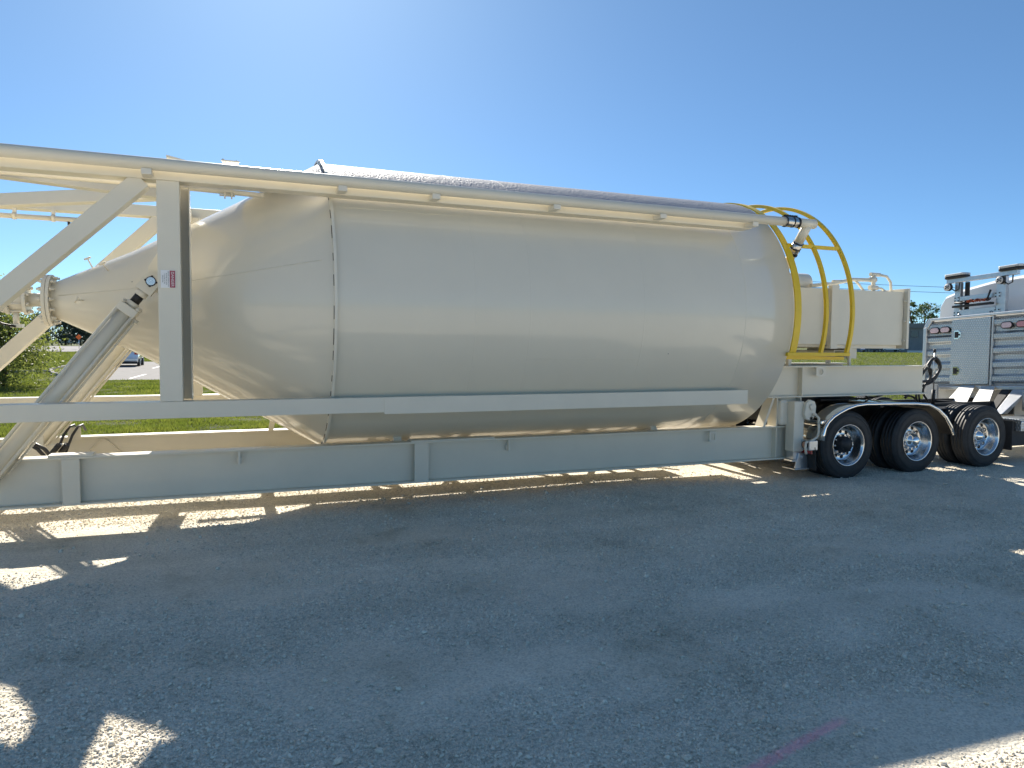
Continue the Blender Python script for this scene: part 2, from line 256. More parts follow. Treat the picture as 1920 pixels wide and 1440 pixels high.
# ------------------------------------------------------------------ mesh helpers
class MB:
    def __init__(s): s.v = []; s.f = []; s.mi = []; s.sm = []
    def add(s, vs, fs, mi=0, smooth=False):
        o = len(s.v); s.v += [tuple(v) for v in vs]
        for f in fs: s.f.append(tuple(i+o for i in f)); s.mi.append(mi); s.sm.append(smooth)
        return s
    def hexa(s, p, mi=0):       # 8 corners: bottom loop then top loop
        return s.add(p, [(0, 3, 2, 1), (4, 5, 6, 7), (0, 1, 5, 4), (1, 2, 6, 5), (2, 3, 7, 6), (3, 0, 4, 7)], mi)
    def box(s, x0, x1, y0, y1, z0, z1, mi=0):
        return s.hexa([(x0, y0, z0), (x1, y0, z0), (x1, y1, z0), (x0, y1, z0), (x0, y0, z1), (x1, y0, z1), (x1, y1, z1), (x0, y1, z1)], mi)
    def bar(s, p, q, wd, ht, upv=(0, 0, 1), mi=0):
        p = Vector(p); q = Vector(q); d = (q-p).normalized(); sd_ = d.cross(Vector(upv)).normalized(); u = sd_.cross(d)
        a = sd_*wd/2; b = u*ht/2
        return s.hexa([p-a-b, p+a-b, q+a-b, q-a-b, p-a+b, p+a+b, q+a+b, q-a+b], mi)
    def tube(s, pts, r, n=10, mi=0, closed=False, cap=True):
        pts = [Vector(p) for p in pts]; k = len(pts); rs = r if hasattr(r, '__len__') else [r]*k
        t0 = None; vs = []; nrm = None
        for i, p in enumerate(pts):
            if closed: t = (pts[(i+1) % k]-pts[i-1]).normalized()
            else: t = (pts[min(i+1, k-1)]-pts[max(i-1, 0)]).normalized()
            if nrm is None:
                nrm = t.orthogonal().normalized()
            else:
                nrm = (nrm - t*nrm.dot(t)).normalized()
            bn = t.cross(nrm)
            vs += [p+(nrm*math.cos(2*math.pi*j/n)+bn*math.sin(2*math.pi*j/n))*rs[i] for j in range(n)]
        fs = []
        for i in range(k if closed else k-1):
            a = i*n; b_ = ((i+1) % k)*n
            fs += [(a+j, a+(j+1) % n, b_+(j+1) % n, b_+j) for j in range(n)]
        s.add(vs, fs, mi, True)
        if cap and not closed:
            o = len(s.v)-len(vs)
            s.f.append(tuple(o+j for j in range(n))[::-1]); s.mi.append(mi); s.sm.append(False)
            s.f.append(tuple(o+(k-1)*n+j for j in range(n))); s.mi.append(mi); s.sm.append(False)
        return s
    def cyl(s, p, q, r, n=20, mi=0): return s.tube([p, q], r, n, mi)
    def lathe(s, prof, c, axis='X', n=48, mi=0, smooth=True, a0=0.0, a1=None, flip=False):
        # prof: (along, radius); c: the two other coordinates
        full = a1 is None; cnt = n if full else n+1
        vs = []
        for (h, r) in prof:
            for j in range(cnt):
                t = a0+(2*math.pi if full else (a1-a0))*j/n
                ca, sa = math.cos(t)*r, math.sin(t)*r
                vs.append((h, c[0]+ca, c[1]+sa) if axis == 'X' else ((c[0]+ca, h, c[1]+sa) if axis == 'Y' else (c[0]+ca, c[1]+sa, h)))
        fs = []
        for i in range(len(prof)-1):
            for j in range(n if full else n):
                k = (j+1) % cnt if full else j+1
                fs.append((i*cnt+j, i*cnt+k, (i+1)*cnt+k, (i+1)*cnt+j))
        return s.add(vs, fs, mi, smooth)
    def arcbar(s, x0, x1, c, ra, rb, a0, a1, n=64, mi=0):
        vs = []
        for j in range(n+1):
            t = a0+(a1-a0)*j/n
            for (x, r) in ((x0, ra), (x1, ra), (x1, rb), (x0, rb)): vs.append((x, c[0]+math.cos(t)*r, c[1]+math.sin(t)*r))
        fs = [(4*j+k, 4*j+(k+1) % 4, 4*j+4+(k+1) % 4, 4*j+4+k) for j in range(n) for k in range(4)]
        fs += [(3, 2, 1, 0), (4*n, 4*n+1, 4*n+2, 4*n+3)]
        return s.add(vs, fs, mi, False)
    def prism(s, poly, a, b, axis='Y', mi=0):   # polygon in the plane across the axis
        def pt(u, v, h): return (u, h, v) if axis == 'Y' else ((h, u, v) if axis == 'X' else (u, v, h))
        k = len(poly); vs = [pt(u, v, a) for u, v in poly]+[pt(u, v, b) for u, v in poly]
        fs = [tuple(range(k))[::-1], tuple(range(k, 2*k))]+[(i, (i+1) % k, k+(i+1) % k, k+i) for i in range(k)]
        return s.add(vs, fs, mi)
    def build(s, name, mats, parent=None, bevel=0, xf=None, auto=True):
        me = bpy.data.meshes.new(name)
        vs = s.v if xf is None else [xf(v) for v in s.v]
        me.from_pydata(vs, [], s.f)
        for mm in (mats if isinstance(mats, (list, tuple)) else [mats]): me.materials.append(M[mm])
        me.polygons.foreach_set('material_index', s.mi); me.polygons.foreach_set('use_smooth', s.sm)
        bm = bmesh.new(); bm.from_mesh(me); bmesh.ops.recalc_face_normals(bm, faces=bm.faces[:]); bm.to_mesh(me); bm.free()
        o = bpy.data.objects.new(name, me); sc.collection.objects.link(o)
        if parent: o.parent = parent; o.matrix_parent_inverse = parent.matrix_basis.inverted()
        if bevel:
            md = o.modifiers.new('bevel', 'BEVEL'); md.width = bevel; md.segments = 2; md.limit_method = 'ANGLE'; md.angle_limit = R(50)
            md.harden_normals = False
        return o
def rawmesh(name, V, F, mat, parent=None, smooth=False):
    V = np.asarray(V, dtype=np.float32); F = np.asarray(F, dtype=np.int32); k = F.shape[1]
    me = bpy.data.meshes.new(name); me.vertices.add(len(V)); me.vertices.foreach_set('co', V.ravel())
    me.loops.add(F.size); me.loops.foreach_set('vertex_index', F.ravel())
    me.polygons.add(len(F)); me.polygons.foreach_set('loop_start', np.arange(0, F.size, k, dtype=np.int32))
    if smooth: me.polygons.foreach_set('use_smooth', np.ones(len(F), dtype=bool))
    me.materials.append(M[mat]); me.update(calc_edges=True)
    o = bpy.data.objects.new(name, me); sc.collection.objects.link(o)
    if parent: o.parent = parent; o.matrix_parent_inverse = parent.matrix_basis.inverted()
    return o
def thing(name, loc, label, cat, group=None):
    o = bpy.data.objects.new(name, None); o.empty_display_size = 0.2; o.location = loc; sc.collection.objects.link(o)
    tag(o, label, cat, group); return o
def tag(o, label, cat, group=None):
    o['label'] = label; o['category'] = cat
    if group: o['group'] = group
def kind(o, k): o['kind'] = k; return o
def copy_tree(o, parent=None, shift=None):
    c = o.copy(); sc.collection.objects.link(c)
    if parent is not None: c.parent = parent
    for ch in list(o.children): copy_tree(ch, c)
    if shift is not None: c.location = Vector(c.location)+Vector(shift)
    return c

# ------------------------------------------------------------------ ground
_w = [(rng.uniform(0, 6.28), rng.uniform(0.6, 5.0), rng.uniform(0, 6.28)) for _ in range(26)]
def gh(x, y):
    z = np.zeros_like(np.asarray(x, dtype=float))
    for a_, k_, p_ in _w: z = z+np.sin((x*math.cos(a_)+y*math.sin(a_))*k_+p_)/(k_+0.6)
    return z*0.0042
def axis_pts(lo, hi, nlo, nhi, step, grow=1.18):
    c = list(np.arange(nlo, nhi+1e-6, step)); s_ = step; a = nlo
    while a > lo: s_ *= grow; a -= s_; c.insert(0, max(a, lo))
    s_ = step; a = nhi
    while a < hi: s_ *= grow; a += s_; c.append(min(a, hi))
    return np.array(c)
def sheet(name, xs, ys, zf, mat):
    X, Y = np.meshgrid(xs, ys); Z = zf(X, Y); nx, ny = len(xs), len(ys)
    V = np.stack([X.ravel(), Y.ravel(), Z.ravel()], 1); i = np.arange(ny-1)[:, None]*nx+np.arange(nx-1)[None, :]; i = i.ravel()
    return kind(rawmesh(name, V, np.stack([i, i+1, i+nx+1, i+nx], 1), mat, smooth=True), 'structure')
sheet('gravel_yard', axis_pts(-90, 120, -7, 24, 0.12), axis_pts(-90, 17.6, 1.0, 17.6, 0.12), lambda x, y: gh(x, y), 'gravel')
def sstep(a, b, x): t = np.clip((x-a)/(b-a), 0, 1); return t*t*(3-2*t)
def terr(x, y):
    d = np.sqrt(x*x+y*y)
    e = 0.12*np.sin(x*1.3)+0.1*np.sin(x*3.1+1)
    z = -0.09+0.125*sstep(16.0, 17.3, y+e)
    z = z+(0.95-0.13*sstep(20, 60, x))*sstep(75, 150, d)*(y > 0)+0.7*sstep(160, 500, d)*(y > 0)
    return z+0.03*np.sin(x*0.7+y*0.4)*np.sin(y*0.5-x*0.2)*sstep(19, 24, y)*(1-sstep(38, 40, y))
sheet('grass_field', axis_pts(-2500, 2500, -14, 30, 0.5, 1.15), axis_pts(-600, 3000, 14.0, 42, 0.35, 1.12), terr, 'turf')

# loose chips lying on the yard
def chips(name, n, smin, smax, ico, xr, yr, pw):
    if ico:
        g = (1+5**.5)/2
        bv = np.array([(-1, g, 0), (1, g, 0), (-1, -g, 0), (1, -g, 0), (0, -1, g), (0, 1, g), (0, -1, -g), (0, 1, -g), (g, 0, -1), (g, 0, 1), (-g, 0, -1), (-g, 0, 1)])/1.9
        bf = np.array([(0, 11, 5), (0, 5, 1), (0, 1, 7), (0, 7, 10), (0, 10, 11), (1, 5, 9), (5, 11, 4), (11, 10, 2), (10, 7, 6), (7, 1, 8), (3, 9, 4), (3, 4, 2), (3, 2, 6), (3, 6, 8), (3, 8, 9), (4, 9, 5), (2, 4, 11), (6, 2, 10), (8, 6, 7), (9, 8, 1)])
    else:
        bv = np.array([(1, 1, -.5), (-1, 1, -.5), (-1, -1, -.5), (1, -1, -.5), (.6, .7, .6), (-.7, .6, .7), (-.6, -.7, .55), (.7, -.6, .7)])
        bf = np.array([(4, 5, 6), (4, 6, 7), (0, 1, 5), (0, 5, 4), (1, 2, 6), (1, 6, 5), (2, 3, 7), (2, 7, 6), (3, 0, 4), (3, 4, 7)])
    u = rng.random(n)**pw
    y = yr[0]+(yr[1]-yr[0])*u; hw = 1.5+0.95*y
    x = (rng.random(n)*2-1)*hw+0.38*y
    x = np.clip(x, xr[0], xr[1])
    # chips gather in drifts, thin out on the worn tracks
    dn = (gh(x*0.8+9, y*1.5+4)+.6*gh(x*2.3, y*2.9+7))*95+rng.normal(0, 0.35, n)
    k = dn > (-0.25 if smin < .02 else -0.9); x = x[k]; y = y[k]; n = len(x)
    s = smin+(smax-smin)*rng.random(n)**1.8
    a = rng.random(n)*6.283
    q = bv[None]*(1+rng.normal(0, 0.22, (n, len(bv), 3)))*0.5
    sc3 = np.stack([s*rng.uniform(.7, 1.3, n), s*rng.uniform(.6, 1.0, n), s*rng.uniform(.5, .95, n)], 1)
    q = q*sc3[:, None, :]
    tl = rng.normal(0, 0.25, n)
    q[:, :, 2] += q[:, :, 0]*tl[:, None]
    ca, sa = np.cos(a)[:, None], np.sin(a)[:, None]
    qx = q[:, :, 0]*ca-q[:, :, 1]*sa+x[:, None]; qy = q[:, :, 0]*sa+q[:, :, 1]*ca+y[:, None]
    qz = q[:, :, 2]+(gh(x, y)+s*0.17)[:, None]
    V = np.stack([qx, qy, qz], 2).reshape(-1, 3); F = (bf[None]+(np.arange(n)*len(bv))[:, None, None]).reshape(-1, 3)
    return V, F
V1, F1 = chips('a', 480000, 0.006, 0.017, False, (-9, 20), (1.2, 10.5), 1.5)
V2, F2 = chips('b', 100000, 0.012, 0.030, True, (-9, 22), (1.2, 16.0), 1.35)
V3, F3 = chips('c', 1300, 0.026, 0.055, True, (-9, 22), (1.2, 16.0), 1.1)
gv = rawmesh('loose_gravel', np.concatenate([V1, V2, V3]), np.concatenate([F1, F2+len(V1), F3+len(V1)+len(V2)]), 'stone')
kind(gv, 'stuff'); gv['label'] = 'pale crushed limestone chips scattered over the gravel yard'; gv['category'] = 'gravel'

# grass blades
def blades(n, yr, xr, h0, h1):
    y = yr[0]+(yr[1]-yr[0])*rng.random(n)**1.5; x = xr[0]+(xr[1]-xr[0])*rng.random(n)
    if yr[0] > 40 and xr[1] < 0: k = x < -9.2-(y < 52)*(52-y)*-.25-(y > 60)*1.5; x = x[k]; y = y[k]; n = len(x)
    h = rng.uniform(h0, h1, n)*(0.7+0.5*np.sin(x*2.1+np.sin(y*1.7))*np.sin(y*1.9)); a = rng.random(n)*6.283; wd = rng.uniform(.008, .016, n)*(1+y/30)
    lx, ly = rng.normal(0, .35, n)*h, rng.normal(0, .35, n)*h; z = terr(x, y)-0.01
    p0 = np.stack([x-np.cos(a)*wd, y-np.sin(a)*wd, z], 1); p1 = np.stack([x+np.cos(a)*wd, y+np.sin(a)*wd, z], 1); p2 = np.stack([x+lx, y+ly, z+h], 1)
    V = np.stack([p0, p1, p2], 1).reshape(-1, 3); return V, np.arange(3*n).reshape(-1, 3)
Va, Fa = blades(130000, (16.9, 40.2), (-9.5, 6), 0.05, 0.13)
Vb, Fb = blades(90000, (16.9, 60), (6, 44), 0.05, 0.14)
Vc, Fc = blades(60000, (40.2, 78), (-34, -9), 0.07, 0.16); Vd, Fd = blades(60000, (78, 112), (-48, 4), 0.12, 0.26); Ve, Fe = blades(110000, (45, 118), (42, 150), 0.08, 0.2)
Fs = 0; L_ = []
for v_ in (Va, Vb, Vc, Vd, Ve): L_.append(np.arange(len(v_)).reshape(-1, 3)+Fs); Fs += len(v_)
gb = rawmesh('lawn_grass', np.concatenate([Va, Vb, Vc, Vd, Ve]), np.concatenate(L_), 'blade')
kind(gb, 'stuff'); gb['label'] = 'bright green back-lit lawn grass beyond the trailer'; gb['category'] = 'grass'

# parking lot, kerbs, far road
lot = MB(); lot.prism([(-11.2, 61.5), (-11.0, 55.0), (-9.4, 48.0), (-7.6, 43.0), (-6.4, 40.6), (5, 40.6), (14, 41.5), (14, 78), (-13, 78)], -0.12, 0.05, 'Z')
kind(lot.build('parking_lot', 'concrete'), 'structure')
ln_ = MB()
for (xa, ya, xb, yb) in ((-4.95, 42.0, -4.75, 47.5), (-5.35, 58, -5.2, 64.5), (-2.0, 42.0, -1.9, 47.5), (-2.4, 58, -2.3, 64.5), (1.0, 42, 1.0, 47.5), (1.0, 58, 1.0, 64.5)):
    ln_.hexa([(xa-.07, ya, .052), (xa+.07, ya, .052), (xb+.07, yb, .052), (xb-.07, yb, .052), (xa-.07, ya, .056), (xa+.07, ya, .056), (xb+.07, yb, .056), (xb-.07, yb, .056)])
kind(ln_.build('parking_markings', 'linepaint'), 'structure')
kb = MB()
for pts in ([(-11.6, 62.0), (-11.2, 55.2), (-9.6, 48.0), (-7.8, 43.0), (-6.6, 40.5)], [(-13.2, 50.5), (-11.4, 50.9), (-10.4, 51.6)]):
    for (p, q) in zip(pts, pts[1:]): kb.bar((*p, 0.06), (*q, 0.06), 0.18, 0.26)
kind(kb.build('kerb', 'concrete', bevel=0.02), 'structure')
apr = MB(); apr.prism([(-15, 50.6), (-10.2, 51.2), (-10.4, 53.5), (-15, 53.2)], -0.1, 0.055, 'Z'); kind(apr.build('lot_entrance', 'concrete'), 'structure')
sheet('road', np.linspace(-90, 30, 40), np.linspace(110, 152, 14), lambda x, y: terr(x, y)+0.10, 'road')

# ================================================================== SILO TRAILER
AY, AZ, RT = 9.35, 2.437, 1.755            # tank axis and radius
silo = thing('silo_trailer', (2.0, 9.35, 0.0), 'long cream steel silo lying on its low trailer frame with yellow roof cage', 'silo trailer')
X0, XS, XE = -1.84, 1.03, 7.11
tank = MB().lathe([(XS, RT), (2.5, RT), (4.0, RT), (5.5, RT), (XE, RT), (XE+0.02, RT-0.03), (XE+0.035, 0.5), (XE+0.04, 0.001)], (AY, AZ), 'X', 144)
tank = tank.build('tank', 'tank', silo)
CP = [(X0, .195), (-1.05, .578), (-.4, .940), (.3, 1.338), (XS-0.005, RT-0.001)]
def crad(x): return float(np.interp(x, [p[0] for p in CP], [p[1] for p in CP]))
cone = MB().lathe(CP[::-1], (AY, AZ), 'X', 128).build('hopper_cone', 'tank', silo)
ring = MB(); ring.lathe([(XS-0.022, RT-0.02), (XS-0.022, RT+0.042), (XS+0.006, RT+0.045), (XS+0.006, RT-0.02)], (AY, AZ), 'X', 144, smooth=False)
a = 0.1
while a < 6.2:                              # stitch-weld gaps seen on the cone side
    l = rnd.uniform(0.03, 0.10); ring.arcbar(XS-0.0275, XS-0.021, (AY, AZ), RT+0.002, RT+0.013, a, a+l, 5, 1); a += l+rnd.uniform(0.025, 0.13)
ring.build('seam_ring', ['creamtrim', 'gap'], tank)
for x in (2.57, 3.24, 4.77, 6.32):
    MB().lathe([(x-.012, RT-.002), (x-.006, RT+.0016), (x+.006, RT+.0016), (x+.012, RT-.002)], (AY, AZ), 'X', 144).build('weld_seam', 'tank', tank)
for (xa, xb, tt) in ((3.22, 4.75, math.pi+0.36), (1.1, 2.56, math.pi-0.62), (4.8, 6.3, math.pi-0.75)):
    MB().arcbar(xa, xb, (AY, AZ), RT-.002, RT+.003, tt-.002, tt+.002, 1).build('weld_seam', 'tank', tank)
# lengthwise weld and aeration pins on the cone
def cpt(x, ang, off=0.0):
    r = crad(x)+off; return (x-off*0.45, AY+math.cos(ang)*r, AZ+math.sin(ang)*r)
MB().tube([cpt(-1.75, math.pi-.18, .0), cpt(-1.05, math.pi-.2, .0), cpt(-.4, math.pi-.22, .0), cpt(0.9, math.pi-.25, .0)], 0.005, 6).build('weld_seam', 'tank', cone)
for (x, ang) in ((-1.45, math.pi-1.45), (-1.25, math.pi-.75), (-1.5, math.pi+.02), (-1.42, math.pi+1.25)):
    p = Vector(cpt(x, ang, -0.01)); q = Vector(cpt(x, ang, 0.10)); b_ = MB().cyl(p, q, 0.008, 8)
    d = (q-p).normalized(); s_ = d.cross(Vector((0, 1, .3))).normalized(); b_.cyl(q-s_*0.035, q+s_*0.035, 0.011, 8); b_.build('aeration_pin', 'creamtrim', cone)
# outlet flange, pipe, valve, hose
fl = MB()
for (xa, xb) in ((X0-0.035, X0-0.003), (X0-0.075, X0-0.040)):
    fl.lathe([(xa, 0.02), (xa, 0.285), (xb, 0.285), (xb, 0.02)], (AY, AZ), 'X', 40, smooth=False)
fl = fl.build('outlet_flange', 'creamtrim', silo)
for j in range(14):
    aa = 2*math.pi*j/14; c_ = (AY+math.cos(aa)*.255, AZ+math.sin(aa)*.255)
    MB().cyl((X0-.12, *c_), (X0+.05, *c_), 0.013, 8).cyl((X0-.10, *c_), (X0-.078, *c_), 0.022, 6).cyl((X0+.0, *c_), (X0+.02, *c_), 0.022, 6).build('flange_bolt', 'creamtrim', fl)
MB().cyl((-2.12, AY, AZ), (X0-.06, AY, AZ), 0.075, 24).build('outlet_pipe', 'cream', silo)
vv = MB()
for xa in (-2.12, -2.29): vv.lathe([(xa, .02), (xa, .165), (xa+.035, .165), (xa+.035, .02)], (AY, AZ), 'X', 32, smooth=False)
vv.lathe([(-2.26, .11), (-2.23, .125), (-2.15, .125), (-2.12, .11)], (AY, AZ), 'X', 28)
for j in range(8):
    aa = 2*math.pi*(j+.5)/8; c_ = (AY+math.cos(aa)*.14, AZ+math.sin(aa)*.14); vv.cyl((-2.33, *c_), (-2.05, *c_), 0.011, 8)
    vv.cyl((-2.325, *c_), (-2.295, *c_), 0.02, 6); vv.cyl((-2.08, *c_), (-2.055, *c_), 0.02, 6)
vv = vv.build('butterfly_valve', 'creamtrim', silo)
MB().cyl((-2.205, AY, AZ-.12), (-2.205, AY, AZ-.27), 0.03, 12).box(-2.25, -2.14, AY-.05, AY+.05, AZ-.31, AZ-.27).build('valve_stem', 'creamtrim', vv)
MB().tube([(-2.2, AY-.05, AZ-.30), (-2.32, AY-.08, AZ-.27), (-2.42, AY-.1, AZ-.2)], 0.012, 8).build('valve_handle', 'black', vv)
hs = []
for i in range(60):
    tt = i/59; hs.append((-2.33-tt*2.2, AY-.15*tt, AZ-0.15*tt-1.5*tt*tt))
MB().tube(hs, [0.085+0.012*(i % 2) for i in range(60)], 20).build('ribbed_hose', 'hosebrown', silo)

# truss: chords, rails, posts, braces
XL, XR = -6.0, 6.50
for (nm, za, zb) in (('top_chord', 3.55, 3.695), ('bottom_rail', 1.225, 1.39)):
    for (ya, yb) in ((7.75, 7.95), (10.75, 10.95)):
        b_ = MB().box(XL, XR, ya, yb, za, zb)
        if nm == 'bottom_rail' and ya < 9: b_.box(1.56, 6.503, 7.743, 7.7495, 1.205, 1.392)
        if nm == 'bottom_rail' and ya > 9: b_ = MB().box(XL, XR, ya, yb, .96, 1.25)
        if nm == 'top_chord' and ya > 9: b_ = MB().box(XL, XR, ya, yb, 3.66, 3.81)
        b_.build(nm, 'cream', silo, bevel=0.008)
def post(x, near):
    s_ = 1 if near else -1; y0_ = 7.753 if near else 10.947
    zt = 3.549 if near else 3.659; zb = 1.391 if near else 1.251
    b_ = MB(); ya, yb = sorted((y0_, y0_+s_*0.19)); b_.box(x, x+.205, ya, yb, zb, zt)
    yc, yd = sorted((y0_+s_*0.36, y0_+s_*0.375)); b_.box(x, x+.285, yc, yd, zb, zt)      # rear plate of the open column
    ye, yf = sorted((y0_+s_*0.195, y0_+s_*0.355)); b_.box(x+.02, x+.035, ye, yf, zb, zt)
    yg, yh = sorted((y0_+s_*0.20, y0_+s_*0.359)); b_.box(x+.274, x+.285, yg, yh, zb, zt)
    return b_.build('post', 'cream', silo, bevel=0.006)
for x in (-.655, -3.45): post(x, True); post(x, False)
for (y, dz) in ((7.85, 0), (10.85, 0.02)):
    MB().bar((-.78-dz*4, y, 3.55+dz*5), (-3.02-dz*9, y, 1.37-dz*5), 0.17, 0.175, (0, 1, 0)).build('diagonal_brace', 'cream', silo, bevel=0.006)
    MB().bar((-5.9, y, 3.52), (-3.5, y, 1.40+dz), 0.17, 0.175, (0, 1, 0)).build('diagonal_brace', 'cream', silo, bevel=0.006)
MB().box(-.62, -.47, 7.951, 10.749, 3.60, 3.74).build('cross_member', 'cream', silo, bevel=0.006)
MB().box(-3.40, -3.25, 7.951, 10.749, 3.60, 3.74).build('cross_member', 'cream', silo, bevel=0.006)
MB().box(-3.40, -3.25, 7.951, 10.749, 1.25, 1.37).build('cross_member', 'cream', silo, bevel=0.006)
MB().bar((-3.1, 7.93, 3.63), (-.64, 8.98, 3.655), 0.15, 0.15).build('top_brace', 'cream', silo, bevel=0.006)
MB().bar((-3.2, 10.72, 3.655), (-.66, 9.03, 3.665), 0.15, 0.148).build('top_brace', 'cream', silo, bevel=0.006)
MB().prism([(-.645, 3.05), (-.655, 2.45), (-.84, 2.58), (-.80, 2.78)], 8.455, 8.478).build('pin_gusset', 'cream', silo, bevel=0.004)

# fill pipe on the near top corner
FY, FZ, FR = 7.62, 3.672, 0.06
fp = MB().cyl((XL, FY, FZ), (6.93, FY, FZ-.012), FR, 28).build('fill_pipe', 'cream', silo)
for x in (-4.6, -2.4, -.72, 1.1, 2.10, 3.55, 5.0, 6.42):
    MB().box(x-.045, x+.045, FY-.045, 7.749, FZ-.115, FZ-.058).build('pipe_bracket', 'creamtrim', fp, bevel=0.004)
cp = MB().lathe([(6.93, .062), (6.935, .068), (7.165, .068), (7.17, .062)], (FY, FZ-.012), 'X', 28)
for x in (6.93, 7.05, 7.145): cp.lathe([(x, .068), (x+.002, .0725), (x+.018, .0725), (x+.02, .068)], (FY, FZ-.012), 'X', 28, mi=1)
for x in (6.95, 6.99, 7.03, 7.07, 7.11, 7.14): cp.box(x, x+.014, FY+.0, FY+.04, FZ+.055, FZ+.085, 1)
cp.box(6.93, 7.16, FY-.01, FY+.05, FZ+.048, FZ+.068, 1)
cp.build('pipe_coupling', ['steel', 'black'], fp)
te = MB().cyl((7.17, FY, FZ-.012), (7.45, FY, FZ-.014), 0.064, 28)
ed = Vector((0.0, .60, -.80)); e0 = Vector((7.335, FY, FZ-.03))
te.cyl(e0, e0+ed*.26, 0.064, 24); te.build('pipe_tee', 'cream', fp)
ec = MB().cyl(e0+ed*.26, e0+ed*.46, 0.069, 24)
for tt in (.265, .35, .445): ec.cyl(e0+ed*tt, e0+ed*(tt+.018), 0.074, 24, 1)
for tt in (.29, .33, .37, .41): ec.cyl(e0+ed*tt+Vector((.06, 0, .0)), e0+ed*tt+Vector((.10, .0, .0)), 0.012, 8, 1)
ec.build('pipe_coupling', ['steel', 'black'], fp)
MB().tube([e0+ed*.46, e0+ed*.75, e0+ed*1.0+Vector((-.03, 0, 0)), e0+ed*1.2+Vector((-.16, 0, 0))], 0.06, 22).build('pipe_drop', 'cream', fp)
# small clamps and the thin vent line tucked behind the chord
MB().tube([(-4.5, 8.25, 3.62), (-.3, 8.2, 3.58), (.35, 8.18, 3.56)], 0.028, 12).build('vent_line', 'cream', silo)
MB().box(-.06, .05, 7.99, 8.05, 3.53, 3.55).box(-.045, -.03, 8.0, 8.04, 3.47, 3.529).box(.02, .035, 8.0, 8.04, 3.47, 3.529).cyl((-.09, 8.02, 3.50), (.06, 8.02, 3.50), .010, 8).build('hanger_clamp', 'creamtrim', silo)
MB().box(-.06, .10, 8.02, 8.2, 3.85, 3.862).cyl((-.05, 8.1, 3.86), (-.05, 8.1, 3.89), .012, 8).cyl((.08, 8.1, 3.86), (.08, 8.1, 3.885), .012, 8).box(-.07, .11, 8.08, 8.12, 3.868, 3.878).build('hanger_clamp', 'creamtrim', silo)
MB().prism([(-.33, 8.15), (.02, 9.5), (.72, 9.5), (.72, 8.15)], 0, .012, 'Z').build('top_plate', 'cream', silo, xf=lambda v: (v[0], v[1], v[2]+3.765+.185*(v[1]-8.15)))
MB().hexa([(-.60, 8.3, 3.90), (-.3, 8.3, 3.845), (-.3, 8.42, 3.845), (-.60, 8.42, 3.90), (-.60, 8.3, 3.925), (-.3, 8.3, 3.865), (-.3, 8.42, 3.865), (-.60, 8.42, 3.925)]).build('plate_lip', 'cream', silo)
# conduit under the far top chord
cdt = MB().tube([(-6, 10.7, 3.56), (-1.75, 10.7, 3.545)], 0.032, 14).build('air_conduit', 'cream', silo)
for x in (-3.1, -2.51, -2.09):
    MB().lathe([(x-.02, .034), (x-.02, .046), (x+.02, .046), (x+.02, .034)], (10.7, 3.55), 'X', 16).box(x-.018, x+.018, 10.69, 10.74, 3.59, 3.66).build('pipe_clamp', 'creamtrim', cdt)
for x in (-1.92, -1.86): MB().cyl((x, 10.7, 3.52), (x, 10.7, 3.475), .016, 8).build('nozzle', 'black', cdt)

# hydraulic lifting cylinders (tie-rod type)
def lift(yc, top, bot):
    top = Vector((top[0], yc, top[1])); bot = Vector((bot[0], yc, bot[1])); d = (top-bot).normalized(); L = (top-bot).length
    yv = Vector((0, 1, 0)); nv = d.cross(yv)
    g = top-d*0.33
    o = MB().cyl(bot+d*.12, g, 0.082, 28)
    o = o.build('lift_cylinder', 'cream', silo)
    MB().bar(g-d*.09, g, .20, .20, yv).build('end_block', 'creamtrim', o, bevel=0.008); MB().bar(bot+d*.06, bot+d*.15, .20, .20, yv).build('end_block', 'creamtrim', o, bevel=0.008)
    for sa in (-1, 1):
        for sb in (-1, 1):
            q = yv*sa*.083+nv*sb*.083; MB().cyl(bot+d*.03+q, g+d*.035+q, .017, 10).cyl(g+q+d*.002, g+d*.022+q, .027, 6).build('tie_rod', 'creamtrim', o)
    MB().cyl(g, g+d*.055, .062, 24).build('rod_gland', 'creamtrim', o)
    MB().cyl(g+d*.055, top-d*.15, .048, 24).build('piston_rod', 'black', o)
    cv = MB().cyl(top-d*.19, top-d*.13, .062, 24).bar(top-d*.13, top-d*.0, .168, .124, yv).cyl(top-yv*.065, top+yv*.065, .085, 28)
    cv.build('clevis', 'creamtrim', o)
    pn = MB().cyl(top-yv*.082, top+yv*.082, .042, 20)
    for j in range(4):
        q = (d*math.cos(j*1.571+.4)+nv*math.sin(j*1.571+.4))*.05; pn.cyl(top-yv*.077+q, top+yv*.077+q, .013, 8, 1)
    pn.cyl(top-yv*.072, top+yv*.072, .052, 12, 1); pn.build('clevis_pin', ['steel', 'black'], o)
    # feed line along the underside
    q = -nv*.125 if nv.x < 0 else nv*.125
    MB().tube([bot+d*.25+q, g-d*.15+q, g-d*.07+q*.8], .012, 10).cyl(g-d*.1+q*.72, g-d*.1+q*1.2, .02, 10).build('feed_line', 'creamtrim', o)
    return o
lift(8.36, (-.765, 2.61), (-2.33, .53)); lift(10.2, (-.765, 2.61), (-2.28, .64))
